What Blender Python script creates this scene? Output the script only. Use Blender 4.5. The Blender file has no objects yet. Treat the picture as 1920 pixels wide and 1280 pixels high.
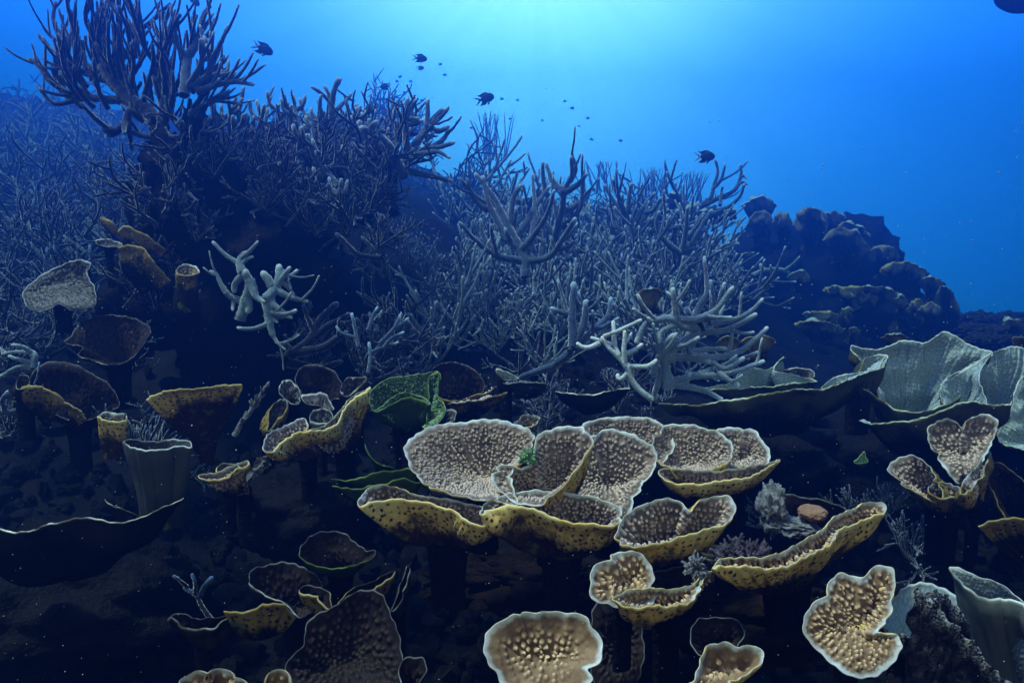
import bpy, math, random
import numpy as np
from mathutils import Vector, noise
from mathutils.kdtree import KDTree

# ---------------------------------------------------------------- camera
sc = bpy.context.scene
COL = sc.collection
FPX = 1493.0                      # focal length in pixels of the 1920 wide photo
PITCH = math.radians(-8.0)
CP, SP = math.cos(PITCH), math.sin(PITCH)
cam_d = bpy.data.cameras.new('camera')
cam_d.lens = 28.0
cam_d.sensor_width = 36.0
cam_d.clip_start = 0.02
cam_d.clip_end = 400
cam = bpy.data.objects.new('camera', cam_d)
COL.objects.link(cam)
cam.location = (0, 0, 0)
cam.rotation_euler = (math.radians(90) + PITCH, 0, 0)
sc.camera = cam

# ---------------------------------------------------------------- world: open water lit from the surface
EXPOSURE = 0.66
GLOW_DIR = Vector((0.03, 0.945, 0.32)).normalized()   # brightest water, towards the sun under the surface
w = bpy.data.worlds.new('World')
sc.world = w
w.use_nodes = True
nt = w.node_tree
nt.nodes.clear()
N = nt.nodes.new
out = N('ShaderNodeOutputWorld')
bg = N('ShaderNodeBackground')
tc = N('ShaderNodeTexCoord')
dot = N('ShaderNodeVectorMath'); dot.operation = 'DOT_PRODUCT'
dot.inputs[1].default_value = GLOW_DIR
nt.links.new(tc.outputs['Generated'], dot.inputs[0])
ac = N('ShaderNodeMath'); ac.operation = 'ARCCOSINE'
nt.links.new(dot.outputs['Value'], ac.inputs[0])
dv = N('ShaderNodeMath'); dv.operation = 'DIVIDE'; dv.inputs[1].default_value = math.pi
nt.links.new(ac.outputs[0], dv.inputs[0])
rp = N('ShaderNodeValToRGB')
rp.color_ramp.interpolation = 'B_SPLINE'
WATER = [(0, (1.3, 1.85, 3.0)), (9, (0.80, 1.36, 2.9)), (16, (0.24, 0.70, 2.6)), (26, (0.050, 0.40, 2.1)),
         (40, (0.008, 0.22, 1.30)), (56, (0.004, 0.085, 0.54)), (85, (0.0, 0.006, 0.045)), (180, (0.0, 0.002, 0.009))]
WS = 5.2                                   # ramp colours stay below 1, the strength carries the rest
els = rp.color_ramp.elements
while len(els) < len(WATER):
    els.new(0.5)
for e, (deg, c) in zip(els, WATER):
    e.position = deg / 180.0
for e, (deg, c) in zip(els, WATER):
    e.color = (*(x / WS for x in c), 1)
nt.links.new(dv.outputs[0], rp.inputs['Fac'])
sep = N('ShaderNodeSeparateXYZ')
nt.links.new(tc.outputs['Generated'], sep.inputs[0])
mr = N('ShaderNodeMapRange'); mr.interpolation_type = 'SMOOTHSTEP'
mr.inputs['From Min'].default_value = 0.45; mr.inputs['From Max'].default_value = 0.85
nt.links.new(sep.outputs['Z'], mr.inputs['Value'])
win = N('ShaderNodeMix'); win.data_type = 'RGBA'; win.blend_type = 'ADD'
nt.links.new(mr.outputs['Result'], win.inputs[0])
# faint shafts fanning out from the brightest water
axis = N('ShaderNodeVectorMath'); axis.operation = 'SCALE'; axis.inputs[0].default_value = GLOW_DIR
nt.links.new(dot.outputs['Value'], axis.inputs['Scale'])
perp = N('ShaderNodeVectorMath'); perp.operation = 'SUBTRACT'
nt.links.new(tc.outputs['Generated'], perp.inputs[0]); nt.links.new(axis.outputs[0], perp.inputs[1])
pn = N('ShaderNodeVectorMath'); pn.operation = 'NORMALIZE'; nt.links.new(perp.outputs[0], pn.inputs[0])
sn = N('ShaderNodeTexNoise'); sn.inputs['Scale'].default_value = 9.0; sn.inputs['Detail'].default_value = 3.0
nt.links.new(pn.outputs[0], sn.inputs['Vector'])
sm_ = N('ShaderNodeMapRange'); sm_.inputs['From Min'].default_value = 0.3; sm_.inputs['From Max'].default_value = 0.7
sm_.inputs['To Min'].default_value = 0.965; sm_.inputs['To Max'].default_value = 1.035
nt.links.new(sn.outputs['Fac'], sm_.inputs['Value'])
shaft = N('ShaderNodeVectorMath'); shaft.operation = 'SCALE'
nt.links.new(rp.outputs['Color'], shaft.inputs[0]); nt.links.new(sm_.outputs['Result'], shaft.inputs['Scale'])
nt.links.new(shaft.outputs[0], win.inputs[6])
win.inputs[7].default_value = (0.20 / WS, 0.34 / WS, 0.50 / WS, 1)        # bright surface overhead
# added warm fill patch behind the camera, no source there; brightens near undersides
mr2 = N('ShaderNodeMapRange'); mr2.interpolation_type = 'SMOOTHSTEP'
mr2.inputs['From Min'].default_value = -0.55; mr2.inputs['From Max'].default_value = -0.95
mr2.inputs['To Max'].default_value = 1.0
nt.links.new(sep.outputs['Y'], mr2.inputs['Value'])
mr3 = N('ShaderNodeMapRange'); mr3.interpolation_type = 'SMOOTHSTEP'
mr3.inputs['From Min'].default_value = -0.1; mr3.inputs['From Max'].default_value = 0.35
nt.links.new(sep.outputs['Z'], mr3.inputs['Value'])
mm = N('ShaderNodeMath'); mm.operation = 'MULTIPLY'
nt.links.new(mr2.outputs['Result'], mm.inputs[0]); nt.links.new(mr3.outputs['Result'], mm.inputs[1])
warm_fill = N('ShaderNodeMix'); warm_fill.data_type = 'RGBA'; warm_fill.blend_type = 'ADD'
nt.links.new(mm.outputs[0], warm_fill.inputs[0])
nt.links.new(win.outputs[2], warm_fill.inputs[6])
warm_fill.inputs[7].default_value = (1.6 / WS, 1.32 / WS, 0.86 / WS, 1)
nt.links.new(warm_fill.outputs[2], bg.inputs['Color'])
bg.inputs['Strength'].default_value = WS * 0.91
nt.links.new(bg.outputs[0], out.inputs['Surface'])

# ---------------------------------------------------------------- sun through the surface
sd = bpy.data.lights.new('sun', 'SUN')
sd.energy = 5.0
sd.angle = math.radians(10)
sd.color = (1.0, 0.86, 0.80)
sun = bpy.data.objects.new('sun', sd)
COL.objects.link(sun)
SUN_EL, SUN_AZ = math.radians(68), math.radians(100)     # azimuth from +Y, positive to the left
sv = Vector((-math.sin(SUN_AZ) * math.cos(SUN_EL), math.cos(SUN_AZ) * math.cos(SUN_EL), math.sin(SUN_EL)))
sun.rotation_euler = sv.to_track_quat('Z', 'Y').to_euler()

sc.view_settings.view_transform = 'Standard'
sc.view_settings.look = 'None'
sc.view_settings.exposure = EXPOSURE
sc.view_settings.gamma = 1.0
cy = sc.cycles
cy.use_denoising = True
cy.max_bounces = 5
cy.diffuse_bounces = 2
cy.glossy_bounces = 1
cy.transmission_bounces = 3
cy.volume_bounces = 0
cy.caustics_reflective = False
cy.caustics_refractive = False

# ---------------------------------------------------------------- helpers
def P(px, py, d):
    """pixel of the 1920x1280 photo at depth d (metres along the view axis) -> world point"""
    x = (px - 960.0) / FPX * d
    u = (640.0 - py) / FPX * d
    return np.array((x, d * CP - u * SP, d * SP + u * CP))

def ray(px, py):
    return P(px, py, 1.0)

def link(o, parent=None):
    COL.objects.link(o)
    if parent is not None:
        o.parent = parent
    return o

def tag(o, label=None, cat=None, group=None, kind=None):
    if label: o['label'] = label
    if cat: o['category'] = cat
    if group: o['group'] = group
    if kind: o['kind'] = kind
    return o

def thing(name, label, cat, loc, group=None):
    o = bpy.data.objects.new(name, None)
    o.empty_display_size = 0.02
    COL.objects.link(o)
    o.location = loc
    return tag(o, label, cat, group)

def mesh_data(name, V, F, mats, fmat=None, attrs=None, smooth=True):
    me = bpy.data.meshes.new(name)
    V = np.asarray(V, dtype=np.float64)
    if isinstance(F, np.ndarray):
        nf, k = F.shape
        me.vertices.add(len(V)); me.vertices.foreach_set('co', V.astype(np.float32).ravel())
        me.loops.add(nf * k); me.loops.foreach_set('vertex_index', F.astype(np.int32).ravel())
        me.polygons.add(nf)
        me.polygons.foreach_set('loop_start', np.arange(0, nf * k, k, dtype=np.int32))
        me.polygons.foreach_set('loop_total', np.full(nf, k, dtype=np.int32))
    else:
        me.from_pydata([tuple(v) for v in V], [], F)
        nf = len(F)
    for m in mats:
        me.materials.append(m)
    if fmat is not None:
        me.polygons.foreach_set('material_index', np.asarray(fmat, dtype=np.int32))
    me.polygons.foreach_set('use_smooth', np.full(nf, smooth, dtype=bool))
    for k_, a in (attrs or {}).items():
        at = me.attributes.new(k_, 'FLOAT', 'POINT')
        at.data.foreach_set('value', np.asarray(a, dtype=np.float32).ravel())
    me.update(calc_edges=True)
    me.validate()
    return me

def mesh_obj(name, V, F, mats, parent=None, loc=None, **kw):
    V = np.asarray(V, dtype=np.float64)
    if parent is not None:
        V = V - np.array(parent.location)
    elif loc is not None:
        V = V - np.array(loc)
    o = bpy.data.objects.new(name, mesh_data(name, V, F, mats, **kw))
    if parent is None and loc is not None:
        o.location = loc
    return link(o, parent)

def catmull(pts, n_per, closed):
    pts = np.asarray(pts, float)
    m = len(pts)
    out_ = []
    segs = m if closed else m - 1
    for i in range(segs):
        if closed:
            p0, p1, p2, p3 = pts[(i - 1) % m], pts[i], pts[(i + 1) % m], pts[(i + 2) % m]
        else:
            p1, p2 = pts[i], pts[i + 1]
            p0 = pts[i - 1] if i > 0 else 2 * p1 - p2
            p3 = pts[i + 2] if i + 2 < m else 2 * p2 - p1
        t = np.linspace(0, 1, n_per, endpoint=False)[:, None]
        # centripetal-like: damp tangents of short segments
        l = np.linalg.norm(p2 - p1) + 1e-9
        m1 = (p2 - p0); m2 = (p3 - p1)
        m1 = m1 * l / (np.linalg.norm(p2 - p1) + np.linalg.norm(p1 - p0) + 1e-9)
        m2 = m2 * l / (np.linalg.norm(p3 - p2) + np.linalg.norm(p2 - p1) + 1e-9)
        h00 = 2 * t**3 - 3 * t**2 + 1; h10 = t**3 - 2 * t**2 + t
        h01 = -2 * t**3 + 3 * t**2; h11 = t**3 - t**2
        out_.append(h00 * p1 + h10 * m1 + h01 * p2 + h11 * m2)
    r = np.vstack(out_)
    if not closed:
        r = np.vstack([r, pts[-1:]])
    return r

def resample(c, n, closed):
    if closed:
        c = np.vstack([c, c[:1]])
    seg = np.linalg.norm(np.diff(c, axis=0), axis=1)
    s = np.concatenate([[0], np.cumsum(seg)])
    t = np.linspace(0, s[-1], n, endpoint=not closed)
    return np.stack([np.interp(t, s, c[:, k]) for k in range(3)], axis=1), s[-1]

# ---------------------------------------------------------------- materials
def new_mat(name):
    m = bpy.data.materials.new(name)
    m.use_nodes = True
    m.node_tree.nodes.clear()
    return m, m.node_tree.nodes.new, m.node_tree.links.new

def mixc(N, L, fac, a, b, blend='MIX'):
    n = N('ShaderNodeMix'); n.data_type = 'RGBA'; n.blend_type = blend
    for i, v in ((0, fac), (6, a), (7, b)):
        if hasattr(v, 'is_linked') or hasattr(v, 'links'):
            L(v, n.inputs[i])
        elif i == 0:
            n.inputs[0].default_value = v
        else:
            n.inputs[i].default_value = (*v, 1)
    return n.outputs[2]

def ramp(N, L, v, a, b, lo=0.0, hi=1.0):
    n = N('ShaderNodeMapRange'); n.interpolation_type = 'SMOOTHSTEP'
    n.inputs['From Min'].default_value = a; n.inputs['From Max'].default_value = b
    n.inputs['To Min'].default_value = lo; n.inputs['To Max'].default_value = hi
    L(v, n.inputs['Value'])
    return n.outputs['Result']

def attr(N, name):
    n = N('ShaderNodeAttribute'); n.attribute_name = name
    return n.outputs['Fac']

def tex_noise(N, L, scale, detail=3, rough=0.6):
    t = N('ShaderNodeTexCoord')
    n = N('ShaderNodeTexNoise')
    n.inputs['Scale'].default_value = scale; n.inputs['Detail'].default_value = detail
    n.inputs['Roughness'].default_value = rough
    L(t.outputs['Object'], n.inputs['Vector'])
    return n.outputs['Fac']

def finish(N, L, col, rough=0.6, trans=None, tcol=None, bump=None, bstr=0.3, bdist=0.003, sheen=0.0, spec=0.06):
    o = N('ShaderNodeOutputMaterial')
    p = N('ShaderNodeBsdfPrincipled')
    L(col, p.inputs['Base Color'])
    p.inputs['Roughness'].default_value = rough
    p.inputs['Specular IOR Level'].default_value = spec
    if sheen:
        p.inputs['Sheen Weight'].default_value = sheen
        p.inputs['Sheen Roughness'].default_value = 0.3
        p.inputs['Sheen Tint'].default_value = (0.8, 0.9, 1, 1)
    if bump is not None:
        b = N('ShaderNodeBump'); b.inputs['Strength'].default_value = bstr; b.inputs['Distance'].default_value = bdist
        L(bump, b.inputs['Height']); L(b.outputs['Normal'], p.inputs['Normal'])
    if trans is not None:
        t = N('ShaderNodeBsdfTranslucent')
        L(tcol if tcol is not None else col, t.inputs['Color'])
        mx = N('ShaderNodeMixShader')
        if hasattr(trans, 'links'):
            L(trans, mx.inputs[0])
        else:
            mx.inputs[0].default_value = trans
        L(p.outputs[0], mx.inputs[1]); L(t.outputs[0], mx.inputs[2])
        L(mx.outputs[0], o.inputs['Surface'])
    else:
        L(p.outputs[0], o.inputs['Surface'])

def plate_top_mat(name, gap, tip, rim, rimw=0.018):
    m, N, L = new_mat(name)
    b = attr(N, 'bump'); r = attr(N, 'rimd')
    n1 = tex_noise(N, L, 22, 4); n2 = tex_noise(N, L, 260, 3)
    c = mixc(N, L, ramp(N, L, b, 0.08, 0.85), gap, tip)  # gaps: darker tissue plus the shadow between knobs, put into the colour
    c = mixc(N, L, ramp(N, L, b, 0.93, 1.02, 0.0, 0.75), c, gap)      # calice in the middle of each knob
    c = mixc(N, L, ramp(N, L, n1, 0.3, 0.75, 0.0, 0.55), c, mixc(N, L, 0.5, gap, tip))
    c = mixc(N, L, ramp(N, L, n2, 0.3, 0.8, 0.0, 0.35), c, gap)
    n4 = tex_noise(N, L, 16, 3); n5 = tex_noise(N, L, 70, 3)
    wv = N('ShaderNodeMath'); wv.operation = 'MULTIPLY_ADD'; wv.inputs[1].default_value = rimw * 1.3; wv.inputs[2].default_value = -rimw * 0.65
    L(n5, wv.inputs[0])
    rr = N('ShaderNodeMath'); rr.operation = 'ADD'; L(r, rr.inputs[0]); L(wv.outputs[0], rr.inputs[1])
    edge = N('ShaderNodeMath'); edge.operation = 'MULTIPLY'
    L(ramp(N, L, rr.outputs[0], rimw, 0.001), edge.inputs[0]); L(ramp(N, L, n4, 0.30, 0.62, 0.45, 1.0), edge.inputs[1])
    c = mixc(N, L, edge.outputs[0], c, rim)
    tr = ramp(N, L, r, rimw * 1.2, 0.0, 0.0, 0.35)
    finish(N, L, c, 0.6, trans=tr, bump=n2, bstr=0.25, bdist=0.002)
    return m

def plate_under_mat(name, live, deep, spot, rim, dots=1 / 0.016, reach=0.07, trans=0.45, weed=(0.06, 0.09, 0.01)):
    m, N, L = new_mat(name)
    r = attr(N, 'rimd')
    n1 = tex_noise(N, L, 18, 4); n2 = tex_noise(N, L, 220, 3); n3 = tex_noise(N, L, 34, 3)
    # living margin ends at a ragged line; beyond it, overgrown skeleton with shade painted in
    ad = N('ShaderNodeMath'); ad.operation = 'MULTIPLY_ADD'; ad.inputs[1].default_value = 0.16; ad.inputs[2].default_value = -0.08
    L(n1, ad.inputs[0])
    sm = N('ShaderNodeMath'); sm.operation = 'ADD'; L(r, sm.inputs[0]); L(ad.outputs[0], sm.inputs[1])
    old_shade = ramp(N, L, sm.outputs[0], reach * 0.55, reach * 1.5)
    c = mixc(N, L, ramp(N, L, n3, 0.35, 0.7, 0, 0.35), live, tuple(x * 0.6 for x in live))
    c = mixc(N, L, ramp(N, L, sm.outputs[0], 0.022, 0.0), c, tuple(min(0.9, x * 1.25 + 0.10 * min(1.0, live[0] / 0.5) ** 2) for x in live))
    c = mixc(N, L, old_shade, c, deep)
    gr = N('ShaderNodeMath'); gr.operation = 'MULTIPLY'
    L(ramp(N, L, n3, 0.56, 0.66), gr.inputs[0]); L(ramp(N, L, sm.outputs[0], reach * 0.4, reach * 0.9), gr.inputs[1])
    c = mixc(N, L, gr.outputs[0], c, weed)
    if dots:
        t = N('ShaderNodeTexCoord')
        mp = N('ShaderNodeMapping'); L(t.outputs['Object'], mp.inputs[0])
        v = N('ShaderNodeTexVoronoi'); v.inputs['Scale'].default_value = dots; v.inputs['Randomness'].default_value = 0.8
        L(mp.outputs[0], v.inputs['Vector'])
        dm = N('ShaderNodeMath'); dm.operation = 'MULTIPLY'
        dz = N('ShaderNodeMath'); dz.operation = 'MULTIPLY_ADD'; dz.inputs[1].default_value = 0.35; dz.inputs[2].default_value = -0.17
        L(tex_noise(N, L, 45, 2), dz.inputs[0])
        dq = N('ShaderNodeMath'); dq.operation = 'ADD'; L(v.outputs['Distance'], dq.inputs[0]); L(dz.outputs[0], dq.inputs[1])
        L(ramp(N, L, dq.outputs[0], 0.46, 0.20), dm.inputs[0]); L(ramp(N, L, r, 0.002, 0.012), dm.inputs[1])
        c = mixc(N, L, dm.outputs[0], c, spot)
    n4 = tex_noise(N, L, 20, 3)
    eg = N('ShaderNodeMath'); eg.operation = 'MULTIPLY'
    L(ramp(N, L, r, 0.004, 0.0005), eg.inputs[0]); L(ramp(N, L, n4, 0.38, 0.66, 0.06, 1.0), eg.inputs[1])
    c = mixc(N, L, eg.outputs[0], c, rim)
    tr = ramp(N, L, sm.outputs[0], reach * 1.3, 0.0, 0.0, trans)
    tc_ = mixc(N, L, 0.0, c, c)
    finish(N, L, c, 0.65, trans=tr, tcol=tc_, bump=n2, bstr=0.3, bdist=0.002)
    return m

def simple_mat(name, a, b, scale=30, rough=0.75, bscale=160, bstr=0.5, bdist=0.004, sheen=0.0, trans=None):
    m, N, L = new_mat(name)
    n1 = tex_noise(N, L, scale, 4); n2 = tex_noise(N, L, bscale, 4)
    c = mixc(N, L, ramp(N, L, n1, 0.3, 0.7), a, b)
    c = mixc(N, L, ramp(N, L, n2, 0.35, 0.75, 0, 0.5), c, tuple(x * 0.4 for x in a))
    finish(N, L, c, rough, bump=n2, bstr=bstr, bdist=bdist, sheen=sheen, trans=trans)
    return m

def stag_mat(name, base, tipc, sheen=0.6):
    m, N, L = new_mat(name)
    t = attr(N, 'tip')
    n1 = tex_noise(N, L, 14, 3); n2 = tex_noise(N, L, 190, 3)
    c = mixc(N, L, ramp(N, L, n1, 0.3, 0.7), base, tuple(x * 0.55 for x in base))
    c = mixc(N, L, ramp(N, L, n2, 0.45, 0.75, 0, 0.5), c, tuple(min(1, x * 1.6) for x in base))
    c = mixc(N, L, ramp(N, L, t, 0.0, 1.0), c, tipc)
    finish(N, L, c, 0.7, bump=n2, bstr=0.9, bdist=0.006, sheen=min(1.0, sheen * 1.7))
    return m

TOP_BROWN = plate_top_mat('brown_knobbly_tissue', (0.075, 0.056, 0.047), (0.58, 0.48, 0.415), (0.62, 0.70, 0.74), 0.0095)
TOP_WARM = plate_top_mat('warm_knobbly_tissue', (0.090, 0.056, 0.030), (0.62, 0.45, 0.28), (0.58, 0.65, 0.66), 0.012)
TOP_DIM = plate_top_mat('shaded_brown_tissue', (0.008, 0.006, 0.006), (0.035, 0.026, 0.022), (0.12, 0.135, 0.16), 0.003)  # darker copy of the brown tissue, shade of dim areas painted in
TOP_GREY = plate_top_mat('grey_ridged_tissue', (0.17, 0.22, 0.24), (0.36, 0.44, 0.47), (0.58, 0.66, 0.68), 0.006)
TOP_GREEN = plate_top_mat('green_tissue', (0.015, 0.038, 0.020), (0.20, 0.34, 0.19), (0.22, 0.34, 0.15), 0.004)
TOP_BLUE = plate_top_mat('dusky_blue_tissue', (0.025, 0.028, 0.040), (0.17, 0.17, 0.18), (0.42, 0.47, 0.52), 0.006)
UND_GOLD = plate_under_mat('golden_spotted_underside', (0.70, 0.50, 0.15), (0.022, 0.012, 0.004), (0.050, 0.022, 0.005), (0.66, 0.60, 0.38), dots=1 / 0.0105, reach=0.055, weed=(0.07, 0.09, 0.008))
UND_OLIVE = plate_under_mat('shaded_olive_spotted_underside', (0.23, 0.165, 0.040), (0.008, 0.006, 0.003), (0.02, 0.010, 0.003), (0.44, 0.44, 0.28), dots=1 / 0.0115, reach=0.045)  # darker copy of the golden underside, shade of dim areas painted in
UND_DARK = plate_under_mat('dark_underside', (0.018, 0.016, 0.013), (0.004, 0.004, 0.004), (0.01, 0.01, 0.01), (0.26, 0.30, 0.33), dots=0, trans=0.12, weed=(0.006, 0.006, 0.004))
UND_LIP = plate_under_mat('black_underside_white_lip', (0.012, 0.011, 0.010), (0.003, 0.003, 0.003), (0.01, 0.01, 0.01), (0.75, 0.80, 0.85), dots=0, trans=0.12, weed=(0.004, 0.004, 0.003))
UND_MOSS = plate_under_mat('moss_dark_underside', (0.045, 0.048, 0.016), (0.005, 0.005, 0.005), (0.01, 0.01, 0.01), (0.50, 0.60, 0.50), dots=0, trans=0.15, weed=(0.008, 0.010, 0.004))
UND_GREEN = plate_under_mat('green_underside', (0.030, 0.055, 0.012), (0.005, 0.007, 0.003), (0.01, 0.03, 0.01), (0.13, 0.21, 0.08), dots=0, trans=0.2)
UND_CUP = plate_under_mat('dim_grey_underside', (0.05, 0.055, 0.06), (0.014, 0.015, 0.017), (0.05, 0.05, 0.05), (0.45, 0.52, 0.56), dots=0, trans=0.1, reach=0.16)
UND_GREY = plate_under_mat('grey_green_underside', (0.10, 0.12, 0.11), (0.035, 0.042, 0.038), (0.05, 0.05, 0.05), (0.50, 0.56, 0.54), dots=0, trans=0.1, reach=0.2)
STAG = stag_mat('water_blue_staghorn', (0.040, 0.068, 0.135), (0.25, 0.38, 0.58))  # blue of the water light and haze is put into the base colour
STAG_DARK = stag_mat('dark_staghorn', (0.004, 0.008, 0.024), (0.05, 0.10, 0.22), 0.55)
STAG_PALE = stag_mat('pale_staghorn', (0.13, 0.19, 0.26), (0.36, 0.46, 0.55), 0.6)
STAG_FAR = stag_mat('haze_pale_staghorn', (0.13, 0.17, 0.21), (0.30, 0.36, 0.42), 0.5)  # paler copy for the far slope, brightening by haze is in the colour
STAG_LOW = stag_mat('shaded_blue_staghorn', (0.008, 0.018, 0.052), (0.08, 0.15, 0.30), 0.6)  # darker copy for the low tangle, shade between branches is in the colour
STAG_WHITE = stag_mat('bare_white_staghorn', (0.46, 0.56, 0.62), (0.60, 0.68, 0.72), 0.4)
FINGER = stag_mat('blue_grey_finger_coral', (0.15, 0.21, 0.27), (0.40, 0.48, 0.54), 0.6)
ROCK = simple_mat('dark_reef_rock', (0.0015, 0.0016, 0.002), (0.005, 0.005, 0.006), 6, bscale=60, bstr=0.8, bdist=0.02)
CRUST = simple_mat('pale_dead_coral_crust', (0.06, 0.065, 0.075), (0.26, 0.28, 0.31), 60, bscale=300, bstr=1.0, bdist=0.006)
TUFT = simple_mat('purple_grey_tuft', (0.020, 0.017, 0.026), (0.11, 0.10, 0.13), 90, bscale=400, bstr=1.0, bdist=0.003)
ORANGE = simple_mat('orange_brown_tissue', (0.17, 0.095, 0.055), (0.26, 0.16, 0.10), 40, bscale=300)
BROWN_SHELF = simple_mat('brown_shelf_tissue', (0.11, 0.085, 0.05), (0.17, 0.12, 0.065), 30, bscale=120, bstr=1.0, bdist=0.012, trans=0.12)
GREEN_ALGA = simple_mat('bright_green_alga', (0.05, 0.12, 0.045), (0.16, 0.30, 0.15), 90, bscale=300)
FISH = simple_mat('dark_fish_skin', (0.010, 0.016, 0.030), (0.020, 0.028, 0.045), 30, rough=0.5, bscale=300, bstr=0.2)
FISH_PALE = simple_mat('pale_tail_skin', (0.30, 0.34, 0.36), (0.45, 0.5, 0.52), 30, rough=0.5, bscale=300, bstr=0.2)
SPECK = simple_mat('pale_specks', (0.22, 0.22, 0.22), (0.35, 0.35, 0.35), 10)

# ---------------------------------------------------------------- plate / cup corals
def plane_depth(pts, d0, tau, roll, c=None):
    """depths that put the rim pixels on one tilted plane (tau towards the viewer, roll sideways), in degrees"""
    n = np.array((math.sin(math.radians(roll)), -math.sin(math.radians(tau)), math.cos(math.radians(tau))))
    if c is None:
        xs = [p[0] for p in pts]; ys = [p[1] for p in pts]
        c = ((min(xs) + max(xs)) / 2, (min(ys) + max(ys)) / 2)
    k = d0 * n.dot(ray(*c))
    out_ = []
    for x, y in pts:
        q = n.dot(ray(x, y))
        d = k / q if abs(q) > 1e-3 else d0
        if k * q <= 0: d = d0 * 1.35
        out_.append(min(max(d, d0 * 0.72), d0 * 1.38))
    return out_

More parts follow.
